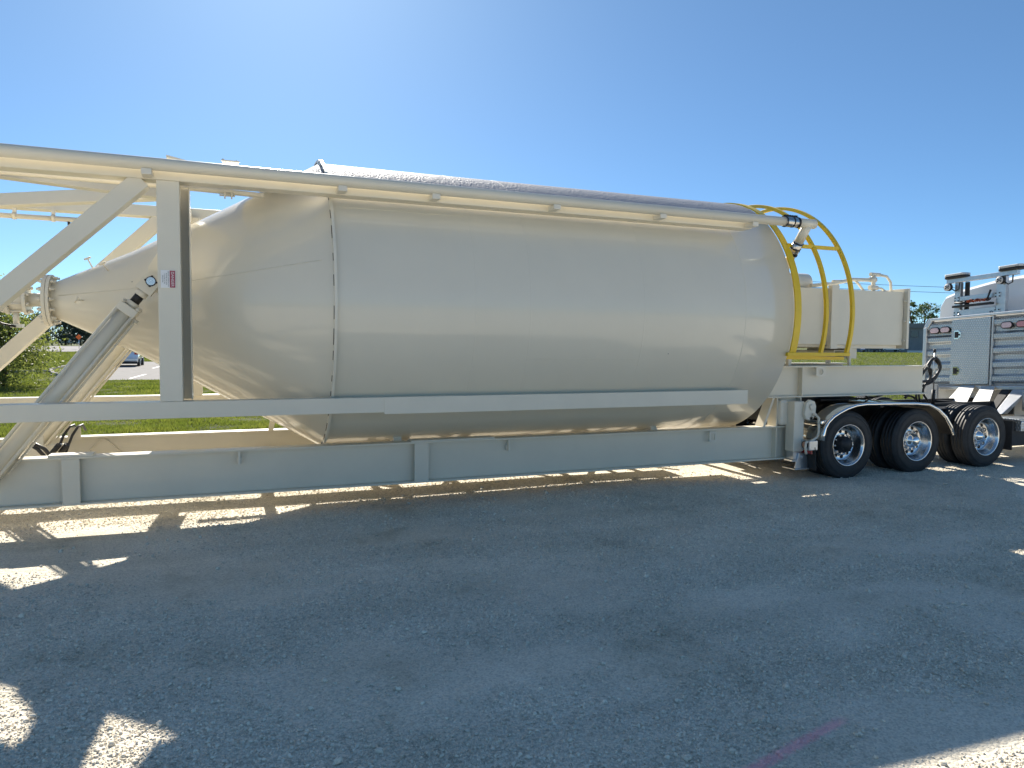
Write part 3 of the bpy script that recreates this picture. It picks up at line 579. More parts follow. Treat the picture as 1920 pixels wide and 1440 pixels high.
# base clevis plates, hoses near the cylinder foot
for bx in ((-2.40, -2.06, 8.62, 8.65, .42, .80), (-2.45, -2.1, 9.9, 9.93, .50, .86), (-2.02, -1.9, 9.86, 9.98, .60, .74)): MB().box(*bx).build('foot_bracket', 'cream', silo, bevel=.004)
for k in range(2):
    MB().tube([(-2.05+.06*k, 8.75, .55), (-2.16+.05*k, 8.78, .84), (-2.05+.05*k, 8.8, .93), (-1.93+.06*k, 8.85, .83), (-1.78+.06*k, 8.9, .6)], .020, 10).build('hydraulic_hose', 'rubber', silo)
    x = -2.00+.10*k
    MB().tube([(x-.20, 10.5, .2), (x-.12, 10.65, .52), (x-.06, 10.78, .74), (x-.01, 10.88, .845), (x+.03, 10.97, .86), (x+.05, 11.03, .78)], .017, 10).build('hydraulic_hose', 'rubber', silo)
MB().box(-2.04, -1.885, 10.925, 10.94, .65, .83).build('hose_plate', 'cream', silo, bevel=.003)
MB().tube([(-2.0, 11.03, .30), (-1.70, 11.03, .62), (-1.64, 11.03, .66), (-1.58, 11.03, .62), (-1.28, 11.03, .30)], .012, 8).build('brake_line', 'creamtrim', silo)
for (x, y) in ((-1.98, 9.75), (-1.9, 9.77)): MB().cyl((x, y, .66), (x+.08, y-.05, .76), .03, 10).build('hose_fitting', 'black', silo)

# base frame: two I-beams, cross members
def ibeam(x0, x1, yc, z0, z1, wd=.20, tf=.022, tw=.016):
    return MB().box(x0, x1, yc-wd/2, yc+wd/2, z1-tf, z1).box(x0, x1, yc-wd/2, yc+wd/2, z0, z0+tf).box(x0, x1, yc-tw/2, yc+tw/2, z0+tf, z1-tf)
for yc, near in ((8.5, True), (11.05, False)):
    bm_ = ibeam(XL, 7.95 if near else 7.0, yc, .285 if near else .23, .79 if near else .70).build('base_beam', 'cream', silo, bevel=.004)
    s_ = -1 if near else 1
    if not near: continue
    for (xa, xb) in ((-4.6, -4.43), (-1.63, -1.47), (2.06, 2.235)):
        ya, yb = sorted((yc+s_*.098, yc+s_*.085)); MB().box(xa, xb, ya, yb, .308, .767).box(xa+.075, xa+.09, *sorted((yc+s_*.0085, yc+s_*.084)), .308, .767).build('stiffener', 'cream', bm_)
    MB().box(7.60, 7.615, *sorted((yc+s_*.0085, yc+s_*.097)), .308, .767).build('stiffener', 'cream', bm_)
    for x in (.07, 3.3):
        MB().box(x-.012, x+.012, *sorted((yc+s_*.03, yc+s_*.095)), .62, .767).box(x-.03, x+.03, *sorted((yc+s_*.03, yc+s_*.05)), .63, .70).build('lug', 'creamtrim', bm_, bevel=.003)
    l_ = MB()
    for (dx, dz, wx, wz) in ((-.06, 0, .025, .15), (.035, 0, .025, .15), (-.035, .0, .07, .03), (-.035, .12, .07, .03)):
        l_.box(6.46+dx, 6.46+dx+wx, *sorted((yc+s_*.09, yc+s_*.075)), .60+dz, .60+dz+wz)
    l_.build('lifting_lug', 'creamtrim', bm_)
MB().box(2.02, 3.1, 8.41, 8.59, .791, .806).build('wear_strip', 'creamtrim', silo)
MB().box(-1.75, -1.35, 8.41, 8.59, .791, .815).build('wear_strip', 'creamtrim', silo)
for x in (-4.2, -2.5, .45, 2.15, 3.0, 4.75, 6.0, 7.4):
    MB().box(x-.06, x+.06, 8.6, 10.95, .36, .46).build('floor_cross_member', 'cream', silo, bevel=.006)
# saddles that carry the tank
for x in (1.9, 5.6):
    MB().prism([(8.62, .80), (8.62, .60), (10.9, .60), (10.6, .80), (10.2, .95), (9.95, .86), (9.6, .705+.02), (9.35, .70), (9.1, .725), (8.75, .94)], x-.05, x+.05, 'X').build('saddle', 'cream', silo)
MB().box(-.3, .62, 9.3, 9.42, .625, .66).build('tie_plate', 'cream', silo)
MB().box(.2, .7, 8.72, 8.95, .625, .68).build('tie_plate', 'cream', silo)

for (x, dx_) in ((.55, .02), (2.1, .16), (2.95, -.12), (4.42, .14), (5.28, -.14), (6.6, .14)):
    MB().bar((x-dx_, 10.95, .70), (x+dx_, 10.85, .962), .07, .06, (0, 1, 0)).build('lattice_bar', 'cream', silo)
# gooseneck
for yc, near in ((8.5, True), (10.17, False)):
    s_ = -1 if near else 1
    g = ibeam(7.42, 10.74, yc, 1.215, 1.69).build('gooseneck_beam', 'cream', silo, bevel=.004)
    MB().box(8.075, 8.09, *sorted((yc+s_*.0085, yc+s_*.097)), 1.238, 1.667).build('stiffener', 'cream', g)
    lg = MB(); yy = sorted((yc+s_*.085, yc+s_*.099)); n = 16
    poly_o = [(8.34, 1.52), (8.53, 1.52), (8.53, 1.667), (8.34, 1.667)]
    hc = (8.44, 1.60); hr = .045
    vs = []; fs = []
    for h in yy:
        for j in range(n):
            aa = 2*math.pi*(j+.5)/n; ca, sa = math.cos(aa), math.sin(aa)
            kx = (.095 if ca > 0 else .095)/max(abs(ca), 1e-6); kz = .07/max(abs(sa), 1e-6); k_ = min(kx, kz)
            vs.append((hc[0]+ca*k_, h, hc[1]+sa*k_))
        for j in range(n):
            aa = 2*math.pi*(j+.5)/n; vs.append((hc[0]+math.cos(aa)*hr, h, hc[1]+math.sin(aa)*hr))
    for j in range(n):
        k_ = (j+1) % n
        fs += [(j, k_, n+k_, n+j), (2*n+j, 3*n+j, 3*n+k_, 2*n+k_), (n+j, n+k_, 3*n+k_, 3*n+j), (j, 2*n+j, 2*n+k_, k_)]
    lg.add(vs, fs); lg.build('lifting_lug', 'creamtrim', g)
    col = MB().box(7.60, 7.62, yc-.1, yc+.1, .791, 1.214).box(8.05, 8.07, yc-.1, yc+.1, .791, 1.214).box(7.621, 8.049, yc-.008, yc+.008, .791, 1.214)
    col.hexa([(7.36, yc-.09, .792), (7.40, yc-.09, .792), (7.40, yc+.09, .792), (7.36, yc+.09, .792), (7.53, yc-.09, 1.214), (7.57, yc-.09, 1.214), (7.57, yc+.09, 1.214), (7.53, yc+.09, 1.214)])
    col.build('column', 'cream', silo, bevel=.004)
    # landing leg
    ly = yc+s_*.20
    leg = MB().box(7.76, 7.95, ly-.09, ly+.09, .42, 1.17)
    leg = leg.build('landing_leg', 'creamtrim', silo, bevel=.012)
    MB().box(7.78, 7.93, ly-.075, ly+.075, .30, .419).box(7.75, 7.97, ly-.09, ly+.09, .27, .299).build('leg_tube', 'alu', leg, bevel=.004)
    ft = MB(); ft.prism([(7.86, .40), (7.98, .40), (8.10, .20), (8.10, .17), (7.80, .17), (7.80, .20)], *sorted((ly+s_*.076, ly+s_*.10))).cyl((7.92, ly-.12, .34), (7.92, ly+.12, .34), .028, 14).box(7.76, 8.14, ly-.13, ly+.13, .155, .17)
    ft.build('leg_foot', 'alu', leg, bevel=.003)
    gb_ = MB(); pl = [(7.90, .98), (7.93, .91), (8.0, .885), (8.07, .91), (8.11, .97), (8.12, 1.10), (8.09, 1.17), (8.0, 1.20), (7.93, 1.15)]
    gb_.prism([(u, v) for u, v in pl], *sorted((ly+s_*.091, ly+s_*.15)))
    gb_.cyl((8.03, ly+s_*.15, 1.09), (8.03, ly+s_*.175, 1.09), .05, 16).cyl((8.05, ly+s_*.15, .98), (8.05, ly+s_*.22, .98), .022, 12)
    gb_.build('gearbox', 'creamtrim', leg, bevel=.02)
    cy = ly+s_*.20
    MB().tube([(8.05, cy, .98), (8.10, cy+s_*.02, .93), (8.11, cy+s_*.02, .72), (8.08, cy+s_*.02, .64), (7.99, cy+s_*.02, .60), (7.87, cy+s_*.02, .575), (7.86, cy+s_*.02, .5), (7.88, cy+s_*.02, .40)], .018, 10).build('crank_handle', 'creamtrim', leg)
    MB().cyl((7.77, ly+s_*.02, .985), (7.9, ly+s_*.02, .985), .02, 10).build('cross_shaft', 'creamtrim', leg)
    tk = MB().box(7.625, 7.80, *sorted((yc+s_*.012, yc+s_*.15)), .80, 1.19).build('leg_housing', 'creamtrim', silo, bevel=.05)
MB().box(7.7, 10.7, 8.61, 10.06, 1.20, 1.214).build('coupler_plate', 'black', silo)
MB().box(10.6, 10.72, 8.61, 10.06, 1.3, 1.62).build('cross_member', 'cream', silo)
# equipment box riding on the gooseneck
eb = MB().box(7.155, 10.37, 8.60, 10.1, 2.02, 2.90).build('equipment_box', 'cream', silo, bevel=.008)
MB().box(10.38, 10.43, 8.53, 10.17, 1.965, 2.955).build('flange_frame', 'cream', eb, bevel=.003); MB().box(8.73, 8.80, 8.50, 8.599, 1.955, 2.95).box(8.70, 8.84, 8.485, 8.499, 1.955, 2.95).build('flange_rib', 'cream', eb, bevel=.003)
for z in (2.1, 2.42, 2.75): MB().cyl((10.34, 8.565, z), (10.46, 8.565, z), .013, 8).cyl((10.345, 8.565, z), (10.36, 8.565, z), .024, 6).build('flange_bolt', 'creamtrim', eb)
MB().box(7.2, 8.72, 8.70, 10.0, 1.985, 2.019).build('base_sill', 'creamtrim', eb); MB().box(8.85, 10.3, 8.66, 10.04, 1.965, 2.019).build('base_sill', 'creamtrim', eb)
MB().cyl((7.5, 8.9, 2.99), (8.55, 8.9, 2.99), .16, 28).build('air_drum', 'cream', eb)
pp = MB()
pp.tube([(8.45, 8.68, 2.94), (8.9, 8.68, 2.985), (9.3, 8.68, 3.07), (9.75, 8.68, 3.08)], .030, 12)
pp.cyl((9.77, 8.68, 2.90), (9.77, 8.68, 3.16), .032, 12).cyl((9.70, 8.68, 3.17), (9.90, 8.68, 3.17), .032, 12).cyl((9.69, 8.68, 2.955), (9.85, 8.68, 2.955), .04, 12).cyl((9.69, 8.68, 3.085), (9.81, 8.68, 3.085), .042, 12)
pp.cyl((8.9, 8.68, 3.02), (9.08, 8.68, 3.03), .028, 10)
pp.tube([(9.9, 8.68, 3.17), (10.06, 8.68, 3.15), (10.15, 8.68, 3.06), (10.17, 8.68, 2.90)], .022, 10)
pp.tube([(9.8, 8.68, 2.955), (9.95, 8.68, 2.95), (10.05, 8.68, 2.90)], .018, 10)
pp.tube([(9.36, 8.68, 3.07), (9.45, 8.68, 3.0), (9.56, 8.68, 2.90)], .02, 10)
pp.tube([(9.0, 8.68, 2.98), (9.03, 8.68, 2.94), (9.0, 8.68, 2.88)], .018, 10)
pp.build('pipework', 'creamtrim', eb)
sp = MB()
for x in (9.05, 9.288): sp.box(x, x+.012, 8.75, 9.9, 1.813, 1.917)
sp.box(9.05, 9.30, 8.75, 9.9, 1.918, 1.93).box(9.05, 9.30, 8.75, 9.9, 1.80, 1.812).build('fork_pocket', 'cream', eb)
MB().box(9.31, 9.5, 8.72, 9.6, 1.80, 1.963).build('box_support', 'cream', eb)
for bx in ((9.22, 9.255, 8.60, 8.64, 1.692, 2.018), (7.98, 8.04, 8.6, 8.66, 1.692, 1.984), (10.1, 10.16, 9.9, 9.96, 1.692, 1.964)): MB().box(*bx).build('box_support', 'cream', eb)

# yellow roof cage
cage = MB(); T0, T1 = math.pi+math.asin(.305), -math.asin(.305)
cage.arcbar(7.13, 7.235, (AY, AZ), 1.752, 1.772, T0, T1, 72)
cage = cage.build('roof_cage', 'yellow', silo)
for x in (7.66, 8.14):
    MB().arcbar(x, x+.05, (AY, AZ), 1.735, 1.785, T0, T1, 72).build('hoop', 'yellow', cage, bevel=.004)
for tt in (math.pi-.575, .575):
    p = Vector((7.22, AY+math.cos(tt)*1.76, AZ+math.sin(tt)*1.76)); MB().bar(p, p+Vector((.925, 0, 0)), .05, .05, (0, 0, 1)).build('cage_rail', 'yellow', cage, bevel=.003)
for tt in (T0, T1):
    p = Vector((7.08, AY+math.cos(tt)*1.76, AZ+math.sin(tt)*1.76-.02)); MB().bar(p, p+Vector((1.12, 0, 0)), .07, .05, (0, 0, 1)).bar(p+Vector((0, .045, -.045)), p+Vector((1.09, .045, -.06)), .012, .05, (0, 0, 1)).build('cage_rail', 'yellow', cage, bevel=.003)

# danger sign on the post, lettering turned on its side
sg = MB().box(-.628, -.497, 7.744, 7.7515, 2.510, 2.682).build('danger_sign', 'signwhite', silo)
sg['label'] = 'small red and white danger sign turned sideways on the post'
MB().box(-.548, -.500, 7.7425, 7.7437, 2.513, 2.679).build('sign_header', 'signred', sg)
def lettering(txt, size, x, z, mat, parent, name, y):
    c = bpy.data.curves.new(name, 'FONT'); c.body = txt; c.size = size; c.align_x = 'CENTER'; c.align_y = 'CENTER'; c.extrude = 0.0003
    o = bpy.data.objects.new('tmp', c); sc.collection.objects.link(o)
    dg = bpy.context.evaluated_depsgraph_get(); me = bpy.data.meshes.new_from_object(o.evaluated_get(dg)); bpy.data.objects.remove(o)
    # text local x -> world -Z (reads downward), text up -> world +X, facing -Y
    for v in me.vertices: v.co = Vector((x+v.co.y, y-v.co.z, z-v.co.x))
    me.materials.clear(); me.materials.append(M[mat]); ob = bpy.data.objects.new(name, me); sc.collection.objects.link(ob)
    ob.parent = parent; return ob
for (txt, sz, x, mt, nm) in (('DANGER', .036, -.524, 'signwhite', 'sign_heading'), ('BEFORE LOWERING SILO', .0135, -.560, 'signblack', 'sign_text'), ('BE SURE THE AREA', .0135, -.577, 'signblack', 'sign_text'), ('IS CLEAR OF ALL', .0135, -.594, 'signblack', 'sign_text'), ('PERSONNEL', .0135, -.611, 'signblack', 'sign_text')):
    lettering(txt, sz, x, 2.596, mt, sg, nm, 7.7416 if nm == 'sign_heading' else 7.7432)
bpy.context.view_layer.update()

# ================================================================== TRUCK
truck = thing('semi_truck', (11.0, 9.35, 0.0), 'white tractor unit with polished wheels and aluminium headache rack under the gooseneck', 'truck')
# wheels
TR = .52
def wheel_meshes():
    ty = MB(); w2 = .14
    pr = [(-.125, .305), (-.14, .34), (-.142, .42), (-.128, .475), (-.112, .508), (-.10, TR)]
    for gx in (-.06, 0, .06):
        pr += [(gx-.010, TR), (gx-.007, TR-.016), (gx+.007, TR-.016), (gx+.010, TR)]
    pr += [(.10, TR), (.112, .508), (.128, .475), (.142, .42), (.14, .34), (.125, .305)]
    ty.lathe(pr, (0, 0), 'Y', 64)
    for rr in (.36, .445, .49): ty.lathe([(-.1445 if rr < .46 else -.126, rr-.006), (-.148 if rr < .46 else -.131, rr), (-.1445 if rr < .46 else -.121, rr+.006)], (0, 0), 'Y', 64)
    rim = MB()
    rim.lathe([(-.125, .306), (-.142, .318), (-.146, .312), (-.132, .296), (-.09, .283), (-.03, .262), (.0, .252), (.015, .235), (.004, .16), (-.005, .12), (.03, .10), (.03, .001)], (0, 0), 'Y', 64)
    rim.lathe([(.015, .235), (.125, .285), (.125, .306)], (0, 0), 'Y', 48)
    for j in range(10):
        aa = 2*math.pi*(j+.5)/10; c_ = (math.cos(aa)*.196, math.sin(aa)*.196)
        rim.cyl((c_[0], .0035, c_[1]), (c_[0], .016, c_[1]), .028, 16, 1)
        c_ = (math.cos(aa+.31)*.142, math.sin(aa+.31)*.142); rim.cyl((c_[0], -.04, c_[1]), (c_[0], .0, c_[1]), .014, 6)
    return ty, rim
def hub(kindh):
    h = MB()
    if kindh == 'dome': h.lathe([(.0, .115), (-.05, .112), (-.06, .085), (-.11, .08), (-.135, .06), (-.145, .03), (-.147, .001)], (0, 0), 'Y', 32)
    elif kindh == 'dark':
        h.lathe([(.0, .125), (-.10, .12), (-.11, .11), (-.115, .09), (-.13, .085), (-.132, .001)], (0, 0), 'Y', 32)
        for j in range(8): aa = j*math.pi/4; h.cyl((math.cos(aa)*.103, -.125, math.sin(aa)*.103), (math.cos(aa)*.103, -.105, math.sin(aa)*.103), .012, 6)
    else: h.lathe([(.0, .11), (-.04, .105), (-.055, .06), (-.075, .05), (-.08, .001)], (0, 0), 'Y', 32)
    return h
ty_, rm_ = wheel_meshes()
def mkwheel(): 
    wl = ty_.build('wheel', 'tyre', truck); r_ = rm_.build('rim', ['rim', 'gap'], wl); return wl, r_
first = None
for (wx, wz, hk) in ((8.68, .50, 'dark'), (10.13, .50, 'dome'), (11.73, .505, 'flat')):
    for side in (-1, 1):
        for dual in (0, 1):
            yy = 9.35+side*(1.30-.145-.325*dual)
            wl, r_ = mkwheel()
            mw = Matrix.Translation((wx-11.0, yy-9.35, wz))
            if side == 1: mw = mw @ Matrix.Rotation(math.pi, 4, 'Z')
            if dual: mw = mw @ Matrix.Rotation(math.pi, 4, 'Z')
            mw = mw @ Matrix.Rotation(rnd.uniform(0, 6), 4, 'Y')
            wl.matrix_parent_inverse = Matrix(); wl.matrix_basis = mw
            r_.matrix_parent_inverse = Matrix()
            if not dual:
                h = hub(hk).build('hub', {'dark': 'black', 'dome': 'chrome', 'flat': 'chrome'}[hk], wl); h.matrix_parent_inverse = Matrix()
ax = MB()
for wx in (8.68, 10.13, 11.73): ax.cyl((wx, 8.5, .5), (wx, 10.2, .5), .075, 18)
for wx in (8.68, 10.13): ax.lathe([(wx-.22, .02), (wx-.16, .16), (wx, .21), (wx+.16, .16), (wx+.22, .02)], (9.35, .5), 'X', 24)
ax.cyl((8.3, 9.35, .62), (13.5, 9.35, .75), .05, 14)
for wx in (8.68, 10.13, 11.73):
    for yy in (8.72, 9.98): ax.bar((wx-.45, yy, .52), (wx+.3, yy, .62), .09, .09); ax.cyl((wx+.28, yy, .58), (wx+.28, yy, .78), .12, 16)
ax.build('axle', 'black', truck)
fr = MB()
for yy in (8.93, 9.70):
    fr.box(7.95, 18.0, yy, yy+.07, .74, 1.0)
for x in (8.0, 9.4, 11.0, 12.6): fr.box(x, x+.12, 9.0, 9.70, .78, .98)
fr.build('chassis', 'black', truck)
fw_ = MB(); fw_.cyl((9.35, 9.35, 1.13), (9.35, 9.35, 1.19), .48, 32); fw_.box(8.55, 9.0, 9.0, 9.25, 1.09, 1.15); fw_.box(8.55, 9.0, 9.45, 9.7, 1.09, 1.15); fw_.box(8.95, 9.75, 8.9, 9.8, 1.0, 1.13)
fw_.build('fifth_wheel', 'black', truck)
# full tandem fenders
prof = [(8.115, .60), (8.12, .68), (8.15, .79), (8.21, .875), (8.30, .945), (8.42, 1.005), (8.56, 1.06), (8.74, 1.105), (8.95, 1.122), (9.5, 1.118), (10.0, 1.105), (10.28, 1.085), (10.5, 1.0), (10.67, .88), (10.8, .72), (10.87, .585)]
for side in (-1, 1):
    ya, yb = sorted((9.35+side*1.345, 9.35+side*.60))
    f_ = MB(); vs = []
    for (x, z) in prof: vs += [(x, ya, z), (x, yb, z)]
    for (x, z) in prof:
        vs += [(x, ya, z-.006), (x, yb, z-.006)]
    k = len(prof); fs = []
    for i in range(k-1):
        fs.append((2*i, 2*i+2, 2*i+3, 2*i+1)); o_ = 2*k
    f_.add(vs[:2*k], fs, 0, True); f_.add(vs[2*k:], fs, 1, True)  # inner layer coloured black in place of the shade under the fender
    f_ = f_.build('fender', ['chrome', 'black'], truck)
    yo = 9.35+side*1.35
    MB().tube([(x, yo, z) for x, z in prof], .024, 12).build('rolled_edge', 'chrome', f_)
    MB().hexa([(8.09, ya+.02, .845), (8.2, ya+.02, .84), (8.2, yb-.02, .84), (8.09, yb-.02, .845), (8.10, ya+.02, .89), (8.24, ya+.02, .905), (8.24, yb-.02, .905), (8.10, yb-.02, .89)]).build('end_band', 'chrome', f_, bevel=.01)
    MB().hexa([(8.03, ya+.03, .16), (8.04, ya+.03, .16), (8.04, yb, .16), (8.03, yb, .16), (8.0, ya+.03, .50), (8.01, ya+.03, .50), (8.01, yb, .50), (8.0, yb, .50)]).build('mudflap', 'flap', truck)
    br = MB().box(9.3, 9.36, *sorted((9.35+side*.5, 9.35+side*1.3)), 1.06, 1.10).box(8.0, 8.05, *sorted((9.35+side*.5, 9.35+side*1.2)), .9, .94); br.build('fender_bracket', 'black', truck)
    lx = MB().box(7.90, 8.06, *sorted((9.35+side*.95, 9.35+side*1.31)), .455, .60); lx = lx.build('light_box', 'alu', truck, bevel=.008)
    MB().lathe([(7.895, .001), (7.893, .046), (7.899, .05)], (9.35+side*1.22, .53), 'X', 24).build('lens', 'amber', lx)
    MB().lathe([(7.892, .05), (7.889, .058), (7.899, .064)], (9.35+side*1.22, .53), 'X', 24).build('lens_ring', 'black', lx)
    MB().box(7.955, 7.98, *sorted((9.35+side*1.05, 9.35+side*1.29)), .40, .454).build('reflector', 'red', lx)
    MB().box(12.36, 12.375, *sorted((9.35+side*.7, 9.35+side*1.30)), .25, .75).build('mudflap', 'flap', truck)
MB().box(7.93, 8.0, 8.42, 10.28, .48, .58).build('rear_crossbar', 'black', truck)

# headache rack and cab lean a little with the cambered ground
lean = lambda v: (v[0], v[1], v[2]-0.058*(v[1]-9.35))
PX = 13.5; ZB, ZT = 1.26, 2.60
def corr(y0, y1):
    c = MB(); n = 80; vs = []; fs = []
    for i in range(n+1):
        z = ZB+.05+(ZT-ZB-.09)*i/n; ph = (z-ZB)/.27 % 1.0
        dx = .05*(min(1, max(0, (abs(ph-.5)-.16)/.16)))
        vs += [(PX+dx, y0, z), (PX+dx, y1, z)]
    fs = [(2*i, 2*i+1, 2*i+3, 2*i+2) for i in range(n)]
    return c.add(vs, fs, 0, False)
hr = MB().box(PX+.07, PX+.45, 8.04, 10.66, ZB, ZT).build('headache_rack', 'alupale', truck, bevel=.01, xf=lean)
corr(10.06, 10.60).build('corrugated_panel', 'diamond', hr, xf=lean); corr(8.1, 9.22).build('corrugated_panel', 'diamond', hr, xf=lean)
fm = MB().box(PX-.03, PX+.069, 10.60, 10.68, ZB-.0, ZT-.12).box(PX-.03, PX+.069, 8.02, 8.1, ZB, ZT-.12).box(PX-.04, PX+.069, 8.02, 10.68, ZB-.075, ZB-.002).box(PX-.03, PX+.069, 8.14, 10.54, ZT, ZT+.055)
fm.bar((PX+.02, 10.64, ZT-.125), (PX+.02, 10.53, ZT+.03), .10, .075, (1, 0, 0)).bar((PX+.02, 8.06, ZT-.125), (PX+.02, 8.17, ZT+.03), .10, .075, (1, 0, 0)).box(PX-.01, PX+.069, 9.225, 9.265, ZB, ZT-.002)
fm.build('rack_frame', 'alu', hr, bevel=.012, xf=lean)
dr = MB().box(PX-.035, PX+.06, 9.27, 10.05, ZB+.03, ZT-.02).build('locker_door', 'diamond', truck, bevel=.006, xf=lean)
for z in (ZB+.30, ZT-.32):
    MB().prism([(9.90, z-.085), (9.985, z-.085), (9.985, z+.085), (9.90, z+.085), (9.85, z+.04), (9.85, z-.04)], PX-.043, PX-.036, 'X').build('latch_plate', 'chrome', dr, xf=lean)
    MB().box(PX-.052, PX-.044, 9.90, 9.97, z-.06, z+.06).box(PX-.058, PX-.044, 9.87, 9.91, z-.018, z+.018).build('latch', 'black', dr, xf=lean)
for (yc, m_) in ((10.44, 'pinklens'), (10.21, 'pinklens'), (8.98, 'pinklens'), (8.70, 'roselens')):
    z = ZT-.20; n = 28
    def stad(a_, b_, rr, x): return [(yc+math.copysign(.045, math.cos(2*math.pi*(j+.5)/n))+math.cos(2*math.pi*(j+.5)/n)*rr, z+math.sin(2*math.pi*(j+.5)/n)*rr) for j in range(n)]
    ml = MB().prism(stad(0, 0, .066, 0), PX-.012, PX+.03, 'X').build('marker_light', 'black', truck, xf=lean)
    MB().prism(stad(0, 0, .050, 0), PX-.022, PX-.0125, 'X').build('lens', m_, ml, bevel=.004, xf=lean)
# light mast above the rack
RX = 13.78
mast = MB().box(RX, RX+.09, 10.13, 10.25, 2.60, 3.36).box(RX, RX+.09, 9.22, 9.40, 2.62, 3.36)
mast.box(RX-.03, RX+.06, 9.0, 10.42, 3.361, 3.45).box(RX-.01, RX+.06, 9.401, 10.129, 2.98, 3.07).box(RX-.012, RX+.04, 9.401, 10.129, 2.62, 2.80)
mast = mast.build('light_mast', 'alu', truck, bevel=.006, xf=lean)
MB().box(RX+.091, RX+.14, 10.03, 10.10, 2.60, 3.36).build('mast_channel', 'black', mast, xf=lean)
for (yc, z) in ((10.19, 3.02), (9.36, 3.02), (10.19, 2.72), (9.36, 2.70)):
    pb = MB().box(RX-.014, RX-.001, yc-.055, yc+.055, z-.05, z+.05, 1)
    for dy in (-.035, .035):
        for dz in (-.03, .03): pb.cyl((RX-.022, yc+dy, z+dz), (RX-.0145, yc+dy, z+dz), .013, 8)
    pb.build('bolted_plate', ['black', 'alu'], mast, xf=lean)
for yc in (10.22, 9.12):
    sb = MB(); n = 28
    pl = [(RX+.02+math.copysign(.03, math.sin(2*math.pi*(j+.5)/n))*1+math.sin(2*math.pi*(j+.5)/n)*.10, yc+math.copysign(.16, math.cos(2*math.pi*(j+.5)/n))+math.cos(2*math.pi*(j+.5)/n)*.06) for j in range(n)]
    sb.prism(pl, 3.50, 3.545, 'Z', 0).prism([(x_*.985+RX*.015, y_) for x_, y_ in pl], 3.452, 3.499, 'Z', 1)
    sb.build('strobe_bar', ['alupale', 'black'], mast, bevel=.01, xf=lean)
for yc in (10.33, 9.27):
    wl_ = MB().cyl((RX-.12, yc, 3.28), (RX-.05, yc, 3.28), .075, 24, 1)
    for (dy, dz) in ((0, 0), (.03, .02), (-.03, .02), (.03, -.02), (-.03, -.02)): wl_.cyl((RX-.128, yc+dy, 3.28+dz), (RX-.1195, yc+dy, 3.28+dz), .013, 10, 1)
    wl_.lathe([(RX-.121, .001), (RX-.124, .066), (RX-.119, .073)], (yc, 3.28), 'X', 24, 0)
    wl_.box(RX-.06, RX-.03, yc-.03, yc+.03, 3.30, 3.36, 1); wl_.tube([(RX-.06, yc-.05, 3.25), (RX-.06, yc-.13, 3.19), (RX-.03, yc-.19, 3.22), (RX-.02, yc-.19, 3.36)], .012, 8, 1)
    wl_.build('work_light', ['alupale', 'black'], mast, xf=lean)
for yy in (10.12, 9.47):
    MB().lathe([(RX-.03, .02), (RX-.03, .032), (RX-.014, .032), (RX-.014, .02)], (yy, 2.69), 'X', 16).build('tie_ring', 'steel', mast, xf=lean)
MB().box(RX-.13, RX-.013, 9.42, 10.20, 2.845, 2.885).build('chain_shelf', 'black', mast, xf=lean)
# chain coiled on the shelf: a thing of its own
ch = MB(); 
for i in range(46):
    yy = 9.46+.44*rnd.random(); zz = 2.93+.035*rnd.random()-0.058*(yy-9.35); xx = RX-.09+rnd.uniform(-.035, .05); aa = rnd.uniform(0, 6.28); tl = rnd.uniform(-.5, .5)
    q = [Vector((math.cos(t_)*.028, math.sin(t_)*.017, 0)) for t_ in np.linspace(0, 2*math.pi, 11)[:-1]]
    rm = Matrix.Rotation(aa, 3, 'Z') @ Matrix.Rotation(rnd.uniform(-1.3, 1.3), 3, 'X') @ Matrix.Rotation(tl, 3, 'Y')
    ch.tube([Vector((xx, yy, zz))+rm @ v for v in q], .008, 6, 0 if rnd.random() > .2 else 1, closed=True)
ch = ch.build('binder_chain', ['chainc', 'black']); tag(ch, 'orange painted chain heaped on the shelf of the rack mast', 'chain')
bi = MB().tube([(RX-.08, 9.52, 2.93), (RX-.07, 9.46, 3.12)], [.014, .020], 10).tube([(RX-.08, 9.9, 2.90), (RX-.08, 10.05, 2.885), (RX-.08, 10.18, 2.90)], .022, 10).build('load_binder', 'black')
tag(bi, 'black lever binder lying beside the orange chain on the rack', 'load binder')

# cab
CX = 14.35
cabp = [(8.0, 1.15), (10.98, 1.15), (11.06, 2.7), (11.04, 3.02), (10.93, 3.20), (10.6, 3.30), (9.9, 3.40), (9.35, 3.43), (8.6, 3.40), (8.1, 3.30), (7.80, 3.2), (7.68, 3.02), (7.66, 2.7), (7.72, 1.15)]
cb_ = MB(); k = len(cabp); secs = [(CX, .965, 0), (CX+.06, .985, 0), (CX+.14, 1.0, 0), (16.6, 1.0, .08), (17.1, .98, -.25)]
vs = []
for (x, s_, dz) in secs:
    for (y, z) in cabp: vs.append((x, 9.35+(y-9.35)*s_, 1.15+(z-1.15)*(s_ if z > 2 else 1)+(dz if z > 2.9 else 0)))
fs = []
cb_.add(vs[:k], [tuple(range(k))[::-1]]); cb_.add(vs[-k:], [tuple(range(k))])
for i in range(len(secs)-1): fs += [(i*k+j, i*k+(j+1) % k, (i+1)*k+(j+1) % k, (i+1)*k+j) for j in range(k)]
cb_.add(vs, fs, 0, True)
cab = cb_.build('sleeper_cab', 'white', truck, xf=lean)
MB().box(CX-.012, CX-.001, 7.9, 10.93, 2.15, 2.72).build('cab_band', 'greyband', cab, xf=lean)
MB().box(17.1, 19.0, 8.2, 10.5, 1.0, 2.0).build('bonnet', 'white', truck, bevel=.15)
for yy in (8.3, 10.4): MB().cyl((16.9, yy-.16, .52), (16.9, yy+.16, .52), .52, 40).build('front_tyre', 'tyre', truck)
